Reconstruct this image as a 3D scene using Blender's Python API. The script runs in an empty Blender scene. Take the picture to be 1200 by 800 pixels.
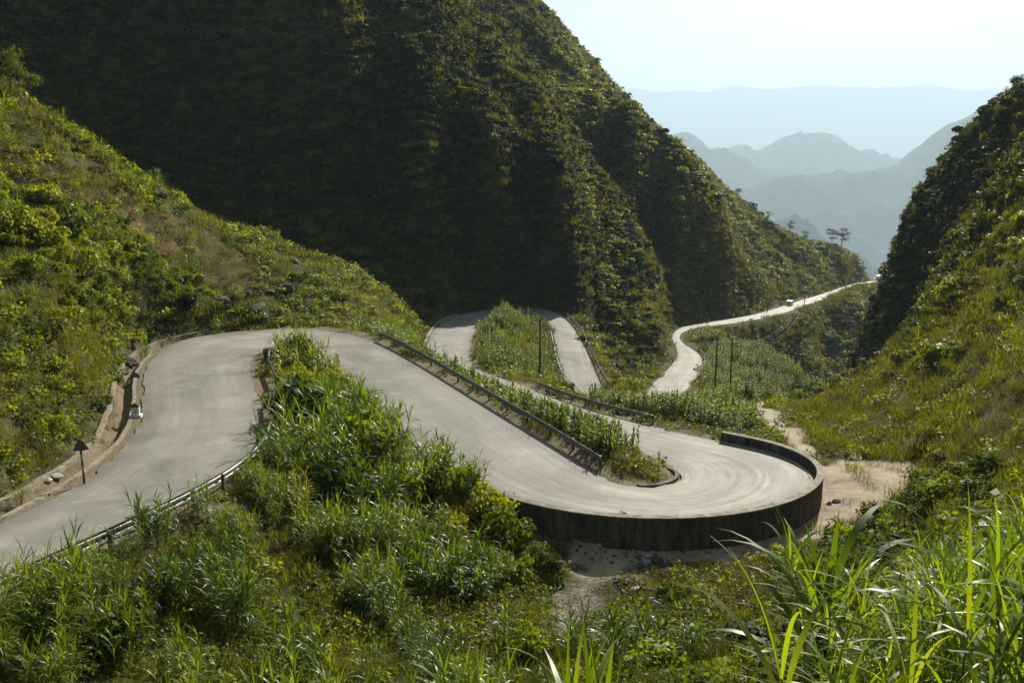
import bpy, bmesh, math, random
import numpy as np
from mathutils import Vector, Matrix
R = math.radians
random.seed(7); rng = np.random.default_rng(7)
SC = bpy.context.scene
COL = SC.collection
S = 1.25                      # metres per survey unit
PIT = R(11.86); CP, SP = math.cos(PIT), math.sin(PIT)

# ---------------------------------------------------------------- survey helpers (sight lines -> real 3D points)
def P(px, py, d):
    a = (px-600)/1000; b = (400-py)/1000
    Y = CP + b*SP; Z = -SP + b*CP; t = d*S/Y
    return np.array([a*t, d*S, Z*t])
def H(px, py, h):
    a = (px-600)/1000; b = (400-py)/1000
    Y = CP + b*SP; Z = -SP + b*CP; t = -h*S/Z
    return np.array([a*t, Y*t, -h*S])
def proj(X, Y, Z):
    dep = Y*CP - Z*SP; up = Y*SP + Z*CP
    dep = np.maximum(dep, 1e-3)
    return 600+1000*X/dep, 400-1000*up/dep, dep

# ---------------------------------------------------------------- numpy noise
def _hash(ix, iy, seed):
    n = (ix.astype(np.int64)*374761393 + iy.astype(np.int64)*668265263 + seed*974634777) & 0x7fffffff
    n = ((n ^ (n >> 13))*1274126177) & 0x7fffffff
    n = n ^ (n >> 16)
    return (n & 0xffff)/65535.0*2-1
def vnoise(x, y, seed=0):
    ix = np.floor(x); iy = np.floor(y); fx = x-ix; fy = y-iy
    fx = fx*fx*fx*(fx*(fx*6-15)+10); fy = fy*fy*fy*(fy*(fy*6-15)+10)
    ix = ix.astype(np.int64); iy = iy.astype(np.int64)
    a = _hash(ix, iy, seed); b = _hash(ix+1, iy, seed); c = _hash(ix, iy+1, seed); d = _hash(ix+1, iy+1, seed)
    return (a*(1-fx)+b*fx)*(1-fy) + (c*(1-fx)+d*fx)*fy
def fbm(x, y, wl, oct=4, seed=0, gain=.5):
    s = np.zeros_like(x); am = 1.; tot = 0
    for k in range(oct):
        f = 2.03**k/wl
        s += am*vnoise(x*f+17.3*k, y*f-9.1*k, seed+k); tot += am; am *= gain
    return s/tot
def ridged(x, y, wl, oct=4, seed=0):
    s = np.zeros_like(x); am = 1.; tot = 0
    for k in range(oct):
        f = 2.03**k/wl
        s += am*(1-2*np.abs(vnoise(x*f+7.3*k, y*f-3.1*k, seed+k))); tot += am; am *= .5
    return s/tot
def sstep(a, b, x):
    t = np.clip((x-a)/(b-a), 0, 1); return t*t*(3-2*t)

# ---------------------------------------------------------------- object helpers
def tag(o, label=None, cat=None, group=None, kind=None):
    if label: o['label'] = label
    if cat: o['category'] = cat
    if group: o['group'] = group
    if kind: o['kind'] = kind
    return o
def mesh_obj(name, verts, faces, mat=None, parent=None, smooth=False, link=True, uvs=None, mats=None, mi=None):
    me = bpy.data.meshes.new(name)
    me.from_pydata([tuple(v) for v in verts], [], [tuple(f) for f in faces])
    if mats:
        for m in mats: me.materials.append(m)
        if mi is not None: me.polygons.foreach_set('material_index', np.array(mi, dtype=np.int32))
    elif mat: me.materials.append(mat)
    if uvs is not None:
        ul = me.uv_layers.new(name='UVMap')
        lv = np.empty(len(me.loops), dtype=np.int32); me.loops.foreach_get('vertex_index', lv)
        ul.data.foreach_set('uv', np.asarray(uvs, dtype=np.float32)[lv].ravel())
    if smooth: me.shade_smooth()
    me.update()
    o = bpy.data.objects.new(name, me)
    if link: COL.objects.link(o)
    if parent: o.parent = parent
    return o
def empty(name, loc=(0,0,0), rz=0):
    o = bpy.data.objects.new(name, None); COL.objects.link(o)
    o.location = loc; o.rotation_euler = (0,0,rz); o.empty_display_size = .2
    return o
class MB:
    def __init__(s): s.v = []; s.f = []; s.uv = []
    def box(s, c, sx, sy, sz, rot=None):
        M = rot or Matrix.Identity(3)
        n = len(s.v)
        for dx in (-.5,.5):
            for dy in (-.5,.5):
                for dz in (-.5,.5):
                    s.v.append(Vector(c)+M @ Vector((dx*sx, dy*sy, dz*sz)))
        for q in ((0,1,3,2),(4,6,7,5),(0,4,5,1),(2,3,7,6),(0,2,6,4),(1,5,7,3)): s.f.append([n+i for i in q])
    def tube(s, pts, rad, n=8, cap=True):
        pts = [Vector(p) for p in pts]; base = len(s.v)
        if not hasattr(rad, '__len__'): rad = [rad]*len(pts)
        for i, p in enumerate(pts):
            t = (pts[min(i+1,len(pts)-1)]-pts[max(i-1,0)]).normalized()
            u = t.orthogonal().normalized() if i == 0 else (u - t*u.dot(t)).normalized()
            w = t.cross(u)
            for k in range(n):
                a = 2*math.pi*k/n
                s.v.append(p + (u*math.cos(a)+w*math.sin(a))*rad[i])
        for i in range(len(pts)-1):
            for k in range(n):
                a = base+i*n+k; b = base+i*n+(k+1)%n
                s.f.append([a, b, b+n, a+n])
        if cap:
            s.f.append([base+k for k in range(n)][::-1]); s.f.append([base+(len(pts)-1)*n+k for k in range(n)])
    def sweep(s, pts, prof, closed=False, up=Vector((0,0,1)), caps=True):
        """profile points (side, up) swept along pts; side = right of travel"""
        pts = [Vector(p) for p in pts]; n = len(prof); base = len(s.v)
        for i, p in enumerate(pts):
            t = (pts[min(i+1,len(pts)-1)]-pts[max(i-1,0)]); t.z = 0; t.normalize()
            side = t.cross(up)
            for a, b in prof: s.v.append(p+side*a+up*b)
        m = n if closed else n-1
        for i in range(len(pts)-1):
            for k in range(m):
                a = base+i*n+k; b = base+i*n+(k+1)%n
                s.f.append([a, b, b+n, a+n])
        if closed and caps:
            s.f.append([base+k for k in range(n)]); s.f.append([base+(len(pts)-1)*n+k for k in range(n)][::-1])
    def build(s, name, mat, parent=None, smooth=False, link=True):
        return mesh_obj(name, s.v, s.f, mat, parent, smooth, link)

# ---------------------------------------------------------------- materials
def new_mat(name):
    m = bpy.data.materials.new(name); m.use_nodes = True
    nt = m.node_tree; nt.nodes.clear()
    return m, nt, nt.nodes.new('ShaderNodeOutputMaterial')
def N(nt, t, **kw):
    n = nt.nodes.new(t)
    for k, v in kw.items(): setattr(n, k, v)
    return n
def noise_node(nt, scale, detail=4, rough=.55, vec=None, dist=0.):
    n = N(nt, 'ShaderNodeTexNoise'); n.inputs['Scale'].default_value = scale
    n.inputs['Detail'].default_value = detail; n.inputs['Roughness'].default_value = rough
    n.inputs['Distortion'].default_value = dist
    if vec is not None: nt.links.new(vec, n.inputs['Vector'])
    return n
def ramp(nt, src, stops, interp='LINEAR'):
    r = N(nt, 'ShaderNodeValToRGB'); cr = r.color_ramp; cr.interpolation = interp
    while len(cr.elements) < len(stops): cr.elements.new(.5)
    for e, (p, c) in zip(cr.elements, stops):
        e.position = p; e.color = (*c, 1) if len(c) == 3 else c
    nt.links.new(src, r.inputs[0]); return r
def mix(nt, fac, a, b, mode='MIX'):
    m = N(nt, 'ShaderNodeMix', data_type='RGBA', blend_type=mode)
    if isinstance(fac, (int, float)): m.inputs[0].default_value = fac
    else: nt.links.new(fac, m.inputs[0])
    for i, x in ((6, a), (7, b)):
        if isinstance(x, tuple): m.inputs[i].default_value = (*x, 1) if len(x) == 3 else x
        else: nt.links.new(x, m.inputs[i])
    return m.outputs[2]
def simple_mat(name, c1, c2, scale=3., rough=.8, bump=.3, metal=0., coord='Object', spec=.3):
    m, nt, out = new_mat(name)
    tc = N(nt, 'ShaderNodeTexCoord')
    n = noise_node(nt, scale, 6, .6, tc.outputs[coord])
    cr = ramp(nt, n.outputs[0], [(.35, c1), (.65, c2)])
    b = N(nt, 'ShaderNodeBsdfPrincipled')
    b.inputs['Roughness'].default_value = rough; b.inputs['Metallic'].default_value = metal
    b.inputs['Specular IOR Level'].default_value = spec
    nt.links.new(cr.outputs[0], b.inputs['Base Color'])
    if bump:
        n2 = noise_node(nt, scale*4, 6, .65, tc.outputs[coord])
        bp = N(nt, 'ShaderNodeBump'); bp.inputs['Strength'].default_value = bump; bp.inputs['Distance'].default_value = .03
        nt.links.new(n2.outputs[0], bp.inputs['Height']); nt.links.new(bp.outputs[0], b.inputs['Normal'])
    nt.links.new(b.outputs[0], out.inputs[0])
    return m

# ---------------------------------------------------------------- the road: left edge, right edge, drop below the camera
ROAD = [((-160,692),(-110,752),8.9),((-60,637),(-20,712),9.1),((0,607),(70,672),9.4),((60,578),(140,638),9.7),((120,543),(215,601),10.1),
((156,508),(287,560),10.5),((172,475),(312,515),10.9),((166,445),(306,475),11.15),((170,425),(296,447),11.4),((190,403),(290,428),11.6),
((225,392),(300,418),11.8),((275,388),(325,415),11.95),((330,385),(355,414),12.1),((372,386),(380,420),12.25),((410,391),(396,432),12.4),
((445,405),(418,452),12.6),((485,427),(445,476),12.8),((525,452),(475,505),13.05),((570,481),(508,537),13.35),((615,507),(548,566),13.7),
((655,531),(598,590),14.0),((690,552),(655,607),14.3),((722,565),(720,616),14.55),((752,570),(790,618),14.8),((778,569),(856,613),15.05),
((792,565),(912,600),15.3),((798,559),(950,582),15.5),((796,551),(960,561),15.7),((785,543),(940,543),15.9),((768,536),(897,527),16.1),
((745,527),(835,518),16.3),((715,516),(790,506),16.5),((685,505),(740,493),16.75),((650,495),(690,479),17.05),((615,480),(650,466),17.4),
((580,465),(615,450),17.8),((545,452),(580,440),18.3),((515,440),(557,432),18.8),((502,428),(550,424),19.2),((498,412),(552,412),19.6),
((502,395),(552,398),20.0),((512,380),(557,386),20.3),((528,370),(567,377),20.6),((555,364),(583,371),20.9),((590,361),(603,368),21.2),
((625,360),(625,368),21.5),((650,364),(640,373),21.8),((667,376),(647,382),22.1),((679,393),(650,397),22.5),((690,415),(654,417),22.9),
((698,435),(660,436),23.3),((706,452),(668,455),23.8),((716,462),(686,470),24.3),((730,467),(705,480),24.8),((745,466),(732,486),25.3),
((755,461),(765,483),25.8),((762,453),(795,472),26.4),((768,444),(810,452),27.),((782,433),(818,434),28.),((796,420),(827,420),28.9),
((794,410),(815,411),29.8),((790,402),(802,405),30.6),((787,394),(794,397),31.8),((790,386.5),(798,390),33.),((803,380.5),(812,385),34.),
((825,376.5),(840,382),35.2),((850,374),(868,378.5),36.7),((880,369),(897,374),38.7),((905,362),(922,367),41.),((925,355),(940,360.5),43.5),
((945,349),(960,353.5),46.5),((968,342),(978,347),49.5),((985,336),(990,340.5),52.5),((1000,331),(1008,334.5),55.),((1020,328.5),(1025,331.3),58.),
((1040,327),(1044,329.5),60.),((1065,324),(1068,326.5),63.)]
def catmull(pts, n):
    pts = np.array(pts); out = []
    for i in range(len(pts)-1):
        p0 = pts[max(i-1,0)]; p1 = pts[i]; p2 = pts[i+1]; p3 = pts[min(i+2,len(pts)-1)]
        for k in range(n):
            t = k/n
            out.append(.5*((2*p1)+(-p0+p2)*t+(2*p0-5*p1+4*p2-p3)*t*t+(-p0+3*p1-3*p2+p3)*t**3))
    out.append(pts[-1]); return np.array(out)
SUB = 6
ctrlL = np.array([H(a[0], a[1], h) for a, b, h in ROAD]); ctrlR = np.array([H(b[0], b[1], h) for a, b, h in ROAD])
# ease the surveyed points a little so both edges run smoothly
def ease(p, it=1):
    p = p.copy()
    for _ in range(it): p[1:-1] = p[1:-1]*.6 + (p[:-2]+p[2:])*.2
    return p
ctrlL = ease(ctrlL); ctrlR = ease(ctrlR)
EL = catmull(ctrlL, SUB); ER = catmull(ctrlR, SUB)
CEN = (EL+ER)/2
for _ in range(3): CEN[1:-1] = CEN[1:-1]*.5+(CEN[:-2]+CEN[2:])*.25
def _pdist(p, line):
    a = line[:-1,:2]; ab = line[1:,:2]-a; l2 = (ab**2).sum(1)+1e-9
    t = np.clip(((p[:2]-a)*ab).sum(1)/l2, 0, 1); return np.sqrt((((a+ab*t[:,None])-p[:2])**2).sum(1)).min()
_t = np.gradient(CEN[:,:2], axis=0); _sp = np.linalg.norm(_t, axis=1); _t /= np.linalg.norm(_t, axis=1)[:,None]
_n = np.stack([-_t[:,1], _t[:,0], np.zeros(len(_t))], 1)
hl = np.array([_pdist(p, EL) for p in CEN]); hr = np.array([_pdist(p, ER) for p in CEN])
def _sm(a, k=5):
    for _ in range(k): a = np.concatenate([a[:1], a[1:-1]*.5+(a[:-2]+a[2:])*.25, a[-1:]])
    return a
_an = np.unwrap(np.arctan2(_t[:,1], _t[:,0])); _k = _sm(np.gradient(_an)/_sp, 8)
hl = np.where(_k > 0, np.minimum(hl, .88/np.maximum(_k, 1e-6)), hl); hr = np.where(_k < 0, np.minimum(hr, .88/np.maximum(-_k, 1e-6)), hr)
hl = _sm(hl); hr = _sm(hr)
EL = CEN+_n*hl[:,None]; ER = CEN-_n*hr[:,None]
NS = len(EL)
def st(i): return int(round(i*SUB))       # station -> sample

# ---------------------------------------------------------------- terrain survey
CPX = [
# bank and hillside left of the first bend
(0,580,22.5),(0,500,27),(0,400,33),(0,300,40),(0,220,47),(0,150,55),(0,110,60),(60,540,27.3),(100,500,31.5),(100,440,36),(100,350,42),(100,260,50),
(100,200,60),(100,165,68),(150,430,44),(150,370,48),(200,380,56.5),(200,330,60),(200,280,66),(200,232,76),(300,375,62),(300,340,67),(300,300,75),(300,272,84),
(400,380,66),(400,350,74),(400,315,88),(450,385,72),(450,360,84),(450,345,94),(480,410,79),(488,388,90),
(0,140,74),(100,195,80),(200,262,86),(300,300,92),(400,337,99),(450,362,103),(0,165,98),(100,225,98),(200,285,100),
(-150,560,24),(-150,400,30),(-150,200,45),(-150,20,62),(-150,760,17),(-150,50,78),(-150,80,110),(-150,-100,145),
# dark mountain face
(0,90,126),(0,0,134),(0,-100,142),(0,-300,165),(100,150,121),(100,100,127),(100,0,136),(100,-150,150),(200,200,116),(200,100,127),(200,0,138),(200,-200,160),(300,240,114),(300,200,118),(300,100,127),(300,0,140),
(300,-250,170),(400,250,115),(400,100,128),(400,0,143),(400,-150,165),(450,310,113),(500,345,114),(500,250,119),(500,100,134),(520,30,155),(480,-60,175),(580,340,124),(580,250,125),(570,150,133),
# spur and its lit flank
(430,0,152),(560,90,156),(610,150,143),(640,192,139),(652,255,132.5),(668,218,144),(680,300,136),(680,345,130),(650,320,130),(645,350,126),
(560,30,205),(620,100,190),(660,150,180),(690,200,174),(720,245,170),(750,290,166),(780,345,161),(790,375,160),(700,300,150),(700,350,138),(745,350,150),(735,310,156),
(778,366,137),(784,379,133.5),(690,380,133),(730,385,137),(760,400,132),(715,420,114),(750,440,113),(725,450,105),(772,412,130),(700,440,108),
# far mountain: spur with a shaded face above the far road, then the long lit flank
(715,225,205),(765,300,192),(790,335,182),
(700,170,212),(750,290,184),(750,215,197),(720,180,205),(690,140,216),(775,310,184),(775,245,196),(800,365,186),(800,335,187),(800,262,194),(825,345,196),(825,298,200),(850,363,203),(850,314,207),(885,358,223),(885,338,228),(905,350,245),
(750,190,235),(800,250,240),(850,295,258),(720,150,245),(680,105,240),(640,60,250),(600,10,260),
(700,110,330),(750,165,330),(800,222,320),(860,270,330),(900,305,310),(920,330,300),(950,312,360),(950,336,300),(1000,318,392),
(560,-70,420),(614,4,420),(674,59,425),(734,122,430),(795,180,435),(866,236,440),(913,270,435),(958,293,425),(1000,305,420),(1035,318,417),(1080,333,420),
(560,-40,520),(620,40,520),(740,150,520),(870,265,520),(960,320,520),(1035,350,520),(500,-250,420),(400,-330,420),(1100,360,560),
# slope under the far road and the gorge
(840,400,190),(880,400,205),(880,440,190),(920,400,225),(920,440,205),(960,440,215),(985,445,225),(960,400,250),(1000,400,265),(1000,360,315),(1020,345,350),(980,365,280),
(940,485,180),(900,470,172),(965,492,150),(1000,470,180),(1030,420,240),(1040,380,320),
# field beside the lower road
(830,430,122),(830,400,148),(818,393,155),(860,425,138),(880,418,148),(900,460,112),(920,442,132),(950,457,125),(970,466,116),(870,460,108),(830,465,100),(930,480,98),(970,482,100),
(840,412,175),(880,448,168),(930,474,158),(965,486,140),
# maize bed, path and concrete flat below the wall
(740,484,63),(780,482,66),(830,482,67),(880,503,57.5),(865,472,80),(905,490,59),(885,475,65.5),(930,515,52.4),(900,478,70),(945,500,60),
(1000,540,46.8),(1060,545,46),(1060,575,41.4),(1000,600,38),(975,590,39),(950,630,34.7),(850,650,32.6),(850,637,34),(760,665,31),(720,640,33),(640,628,33.5),
# gully between the two upper roads, foreground
(340,440,49),(380,490,40.5),(400,540,34.5),(420,600,30),(450,650,26.5),(480,700,24.5),(330,560,31),(350,620,26),(300,600,26.5),(250,620,24),(200,640,22.5),(100,680,19.5),
(0,710,17.5),(0,800,14.5),(150,760,17),(300,700,21),(300,800,16.5),(450,800,18),(400,740,20.5),(500,600,32),(540,610,32),(560,650,30),(600,650,29.5),(600,700,26),(600,800,19.5),
(700,800,18),(700,720,25),(700,680,28.5),(800,700,27),(800,800,14),(900,700,23),(900,800,8),(1000,650,28),(1000,740,12),(1050,610,31),(1100,600,29),(1100,700,14),(1100,800,4.5),
(1200,620,20),(1200,700,9),(1200,800,3.6),(1000,800,6),(1150,650,20),
# right hand slope
(1100,500,45),(1100,550,37),(1200,500,33),(1200,560,25),(1200,400,46),(1200,300,66),(1200,235,80),(1000,500,58),(1000,480,72),(1100,420,65),(1150,340,72),(1150,450,50),
(1200,183,91),(1150,255,92),(1100,335,93),(1060,400,94),(1020,445,96),(975,468,98),
(1200,190,100),(1150,262,103),(1100,335,106),(1060,395,110),(1020,448,114),
(1200,128,122),(1165,160,125),(1130,190,128),(1098,228,130),(1062,270,132),(1050,312,133),(1035,358,134),(1015,395,135),(1005,435,136),
(1200,190,160),(1130,260,170),(1060,330,180),(1020,420,180),
(1350,60,125),(1350,100,92),(1350,200,70),(1350,300,52),(1350,500,20),(1350,700,6),(1350,25,145),(1350,200,200),(1300,300,300),(1200,320,420),
]
pts = [P(*c) for c in CPX]
for i in range(0, len(ROAD)):                              # the road is part of the land's shape
    pts.append(ctrlL[i]); pts.append(ctrlR[i])
for x, y, z in [(1,141,-26.),(1,130,-25.8),(1,119,-26.2),(0,0,-1.75),(3,1,-1.8),(-3,1,-2.2),(0,-6,-1.),(8,-2,-.5),(-10,-2,-4.),(4,4,-2.6),(-2,4,-4.2),(1,6,-5.6),(0,10,-8.8),(0,15,-12.2),(0,20,-14.6),(-4,8,-8.2),(-5,14,-12.),(-8,20,-13.),(4,9,-7.),(5,14,-10.6),(5,20,-14.2),(-12,6,-9.),(14,10,-3.),(-20,3,-9.5),(20,0,1)]:
    pts.append(np.array([x,y,z]))
pts = np.array(pts)
KT = 3.0
def warp(X, Y):
    r = np.hypot(X, Y+9.0)+1.
    return np.arctan2(X, Y+9.0)*KT, np.log(r), r
cu, cv, cr_ = warp(pts[:,0], pts[:,1])
cval = pts[:,2]/cr_
def tps_kernel(d2): return .5*d2*np.log(d2+1e-9)
def tps_fit(u, v, val, reg):
    n = len(u); d2 = (u[:,None]-u)**2+(v[:,None]-v)**2
    A = np.zeros((n+3, n+3)); A[:n,:n] = tps_kernel(d2)+np.eye(n)*reg
    A[:n,n] = 1; A[:n,n+1] = u; A[:n,n+2] = v; A[n:,:n] = A[:n,n:].T
    return np.linalg.solve(A, np.concatenate([val, np.zeros(3)]))
W = tps_fit(cu, cv, cval, 2e-5)
def tps_eval(u, v):
    out = np.empty_like(u); n = len(cu)
    for k in range(0, len(u), 20000):
        d2 = (u[k:k+20000,None]-cu)**2+(v[k:k+20000,None]-cv)**2
        out[k:k+20000] = tps_kernel(d2)@W[:n]+W[n]+W[n+1]*u[k:k+20000]+W[n+2]*v[k:k+20000]
    return out
# coarse lattice of the survey surface, read back bilinearly
U0, U1, V0, V1 = -.95*KT, .95*KT, math.log(3.), math.log(740.)
GU, GV = 420, 420
gu, gv = np.meshgrid(np.linspace(U0,U1,GU), np.linspace(V0,V1,GV), indexing='ij')
GZ = tps_eval(gu.ravel(), gv.ravel()).reshape(GU, GV)
def survey_z(X, Y):
    u, v, r = warp(X, Y)
    fu = np.clip((u-U0)/(U1-U0)*(GU-1), 0, GU-1.001); fv = np.clip((v-V0)/(V1-V0)*(GV-1), 0, GV-1.001)
    iu = fu.astype(int); iv = fv.astype(int); a = fu-iu; b = fv-iv
    e = (GZ[iu,iv]*(1-a)+GZ[iu+1,iv]*a)*(1-b)+(GZ[iu,iv+1]*(1-a)+GZ[iu+1,iv+1]*a)*b
    return e*r

# distance to the road and its level there
CEN = (EL+ER)/2; HW = np.linalg.norm((EL-ER)[:,:2], axis=1)/2
SEG_A = CEN[:-1]; SEG_B = CEN[1:]
def road_dist(X, Y, chunk=6000):
    """distance outside the tarmac edge (negative inside), road level, side (+1 = right of travel), station"""
    D = np.full(X.shape, 1e9); Zr = np.zeros_like(X); Sd = np.ones_like(X); Stn = np.zeros_like(X)
    ab = (SEG_B-SEG_A)[:,:2]; L2 = (ab**2).sum(1)
    for k in range(0, len(X), chunk):
        x = X[k:k+chunk,None]; y = Y[k:k+chunk,None]
        ax = x-SEG_A[:,0]; ay = y-SEG_A[:,1]
        t = np.clip((ax*ab[:,0]+ay*ab[:,1])/L2, 0, 1)
        dx = ax-t*ab[:,0]; dy = ay-t*ab[:,1]
        hw = HW[:-1]*(1-t)+HW[1:]*t
        dd = np.sqrt(dx*dx+dy*dy)-hw
        j = dd.argmin(1); ii = np.arange(len(j))
        D[k:k+chunk] = dd[ii,j]; tt = t[ii,j]
        Zr[k:k+chunk] = SEG_A[j,2]*(1-tt)+SEG_B[j,2]*tt
        Sd[k:k+chunk] = np.where(ab[j,0]*dy[ii,j]-ab[j,1]*dx[ii,j] < 0, 1., -1.)
        Stn[k:k+chunk] = (j+tt)/SUB
    return D, Zr, Sd, Stn
def in_poly(x, y, poly):
    inside = np.zeros(x.shape, bool); n = len(poly)
    for i in range(n):
        x1, y1 = poly[i]; x2, y2 = poly[(i+1)%n]
        c = ((y1 > y) != (y2 > y)) & (x < (x2-x1)*(y-y1)/(y2-y1+1e-12)+x1)
        inside ^= c
    return inside
def poly_dist(x, y, poly):
    d = np.full(x.shape, 1e9); n = len(poly)
    for i in range(n):
        ax, ay = poly[i]; bx, by = poly[(i+1)%n]
        ex, ey = bx-ax, by-ay; l2 = ex*ex+ey*ey+1e-12
        t = np.clip(((x-ax)*ex+(y-ay)*ey)/l2, 0, 1)
        d = np.minimum(d, np.hypot(x-ax-t*ex, y-ay-t*ey))
    return np.where(in_poly(x, y, poly), -d, d)
def ground_poly(pp):                      # outline given as sight lines + drop, turned into plan view
    return [tuple(H(*p)[:2]) for p in pp]
FLAT = ground_poly([(700,672,15.5),(850,660,15.7),(930,640,16.),(985,612,16.2),(1020,598,16.4),(1062,578,16.6),(1073,542,17.),(1000,535,17.),(965,540,16.9),(965,560,16.6),
    (935,590,16.),(850,616,15.6),(700,625,15.4),(655,645,15.4)])
TRACK = ground_poly([(860,474,19.),(895,472,19.2),(915,488,18.3),(938,510,17.4),(965,536,17.),(935,532,16.9),(915,512,17.3),(890,492,18.)])
FLATZ = [-h*S for h in (15.5,15.7,16.,16.2,16.4,16.6,17.,17.,16.9,16.6,16.,15.6,15.4,15.4)]
TRACKZ = [-h*S for h in (19.,19.2,18.3,17.4,17.,16.9,17.3,18.)]
def terrain_z(X, Y, full=False):
    r = np.hypot(X, Y)
    z = survey_z(X, Y)
    D, Zr, Sd, Stn = road_dist(X, Y)
    px, py, dep = proj(X, Y, z)
    df = np.minimum(poly_dist(X, Y, FLAT), poly_dist(X, Y, TRACK))
    away = sstep(1.0, 9., D)*sstep(.2, 4., df)
    # the flat and the track lie smooth
    for PL, PZ in ((FLAT, FLATZ), (TRACK, TRACKZ)):
        m_ = poly_dist(X, Y, PL) < 3.5; x_ = X[m_]; y_ = Y[m_]; ws = 0; zs = 0
        for (ax_, ay_), az_ in zip(PL, PZ):
            w_ = 1/((x_-ax_)**2+(y_-ay_)**2+1.5)**1.2; ws = ws+w_; zs = zs+w_*az_
        k_ = sstep(3.2, .3, poly_dist(x_, y_, PL)); z[m_] = z[m_]*(1-k_)+(zs/ws)*k_
    # bumps, gullies, crags
    mtn = sstep(105, 170, r)
    z = z + away*mtn*(ridged(X+8*fbm(X,Y,40,2,9), Y, 46, 4, 3)*4.8 + ridged(X-Y*.25+12*fbm(X,Y,60,2,19), Y*.35, 34, 3, 13)*5.*sstep(190,300,r)*(1-.6*sstep(450,520,r)) + fbm(X, Y, 13, 3, 5)*1.8 + fbm(X,Y,4.,2,51)*.5)
    rightside = sstep(18, 60, X)*sstep(60,100,r)*(1-mtn)
    z = z + away*(1-mtn)*(fbm(X, Y, 14, 3, 11)*.75*sstep(15, 50, r) + fbm(X, Y, 3.6, 3, 21)*.30*sstep(4,20,r)) + rightside*away*fbm(X,Y,12,3,31)*1.2
    z = z + sstep(.3, 2.5, np.minimum(D, df))*fbm(X, Y, 1.1, 3, 41)*.09
    # road bench
    wallzone = (Sd > 0) & (Stn > 20.2) & (Stn < 29.9)
    sh = np.where(wallzone, .25, .9)
    w = np.where(wallzone, .6, np.where(r > 150, 5., 2.4))
    sh = np.where((Sd < 0) & (Stn < 11), 2.0-.9*sstep(9.5,11,Stn), sh)
    k = sstep(0, 1, (D-sh)/w)
    ditch = ((Sd < 0) & (Stn < 11.5))
    zr = Zr - .05 - .12*(D < -.3)
    zr = np.where(ditch & (D > 0), Zr-.06 - .42*np.exp(-((D-1.15)/.36)**2), zr)
    z = zr*(1-k)+z*k
    # keep the land below the wall's foot
    drop = Zr-1.15; wz = sstep(20.1, 21., Stn)*sstep(29.9, 29.4, Stn)*sstep(7., 3.5, D)
    kk = sstep(.7, 3.6, D)
    z = np.where((Sd > 0) & (D > .3), z*(1-wz)+wz*(drop*(1-kk)+np.minimum(z, Zr-.4)*kk), z)
    if full: return z, D, Zr, Sd, Stn, df
    return z
# ---------------------------------------------------------------- terrain sheet (polar lattice, fine in front)
th = np.concatenate([np.linspace(-.66, .66, 1000), np.linspace(.66, 2*math.pi-.66, 61)[1:-1]])
rr = np.concatenate([[.6], np.geomspace(1.5, 760, 900)])
NT, NR = len(th), len(rr)
TH, RR = np.meshgrid(th, rr, indexing='ij')
TX = (RR*np.sin(TH)).ravel(); TY = (RR*np.cos(TH)).ravel()
TZ, TD, TZR, TSD, TST, TDF = terrain_z(TX, TY, True)
# far rim sinks to the valley floor
rim = sstep(560, 760, RR.ravel())
TZ = TZ*(1-rim) + (-150.)*rim
behind = sstep(.8, 1.3, np.abs(np.where(TH > math.pi, TH-2*math.pi, TH)).ravel())*sstep(6, 30, RR.ravel())
TZ = TZ*(1-behind) + (-6+fbm(TX,TY,60,3,77)*8)*behind
Z2 = TZ.reshape(NT, NR)
idx = np.arange(NT*NR).reshape(NT, NR)
a = idx[:, :-1]; b = idx[:, 1:]; a2 = np.roll(idx, -1, 0)[:, :-1]; b2 = np.roll(idx, -1, 0)[:, 1:]
quads = np.stack([a.ravel(), b.ravel(), b2.ravel(), a2.ravel()], 1)[:, ::-1]
me = bpy.data.meshes.new('ground')
V = np.stack([TX, TY, TZ], 1)
# centre fan + outer skirt out to the horizon
cidx = len(V); V = np.vstack([V, [[0,0,-1.75]]])
ring = idx[:, -1]; ang = th
tri = [(idx[i,0], idx[(i+1)%NT,0], cidx) for i in range(NT)]
sk = []
for rad_, z_ in ((1800,-330.),(3400,-560.),(6500,-900.),(24500,-1900.)):
    o0 = len(V); V = np.vstack([V, np.stack([rad_*np.sin(ang), rad_*np.cos(ang), np.full(NT, z_)], 1)])
    sk += [(ring[i], ring[(i+1)%NT], o0+(i+1)%NT, o0+i) for i in range(NT)]; ring = np.arange(o0, o0+NT)
nq = len(quads)+len(sk)
me.vertices.add(len(V)); me.vertices.foreach_set('co', V.astype(np.float32).ravel())
lv = np.concatenate([quads.ravel(), np.array(sk)[:, ::-1].ravel(), np.array(tri)[:, ::-1].ravel()]).astype(np.int32)
me.loops.add(len(lv)); me.loops.foreach_set('vertex_index', lv)
ls = np.concatenate([np.arange(nq)*4, nq*4+np.arange(len(tri))*3]).astype(np.int32)
me.polygons.add(len(ls)); me.polygons.foreach_set('loop_start', ls)
me.update(calc_edges=True); me.validate(); me.shade_smooth()
ground = bpy.data.objects.new('ground', me); COL.objects.link(ground); tag(ground, kind='structure')
px_, py_, dep_ = proj(TX, TY, TZ)
rad = np.hypot(TX, TY)
def attr(name, arr):
    a = me.attributes.new(name, 'FLOAT', 'POINT'); full = np.zeros(len(me.vertices), np.float32); full[:len(arr)] = arr
    a.data.foreach_set('value', full)
nz1 = fbm(TX, TY, 5., 4, 61); nz2 = fbm(TX, TY, 1.2, 3, 62)
attr('dirt', np.clip(sstep(1.9, .5, TD + nz2*1.0 - .8*((TSD < 0)&(TST < 10.5)))*sstep(160, 100, rad), 0, 1))
attr('slab', sstep(.3, -.3, TDF + nz2*.9 + fbm(TX,TY,3.5,3,66)*.9))
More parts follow.
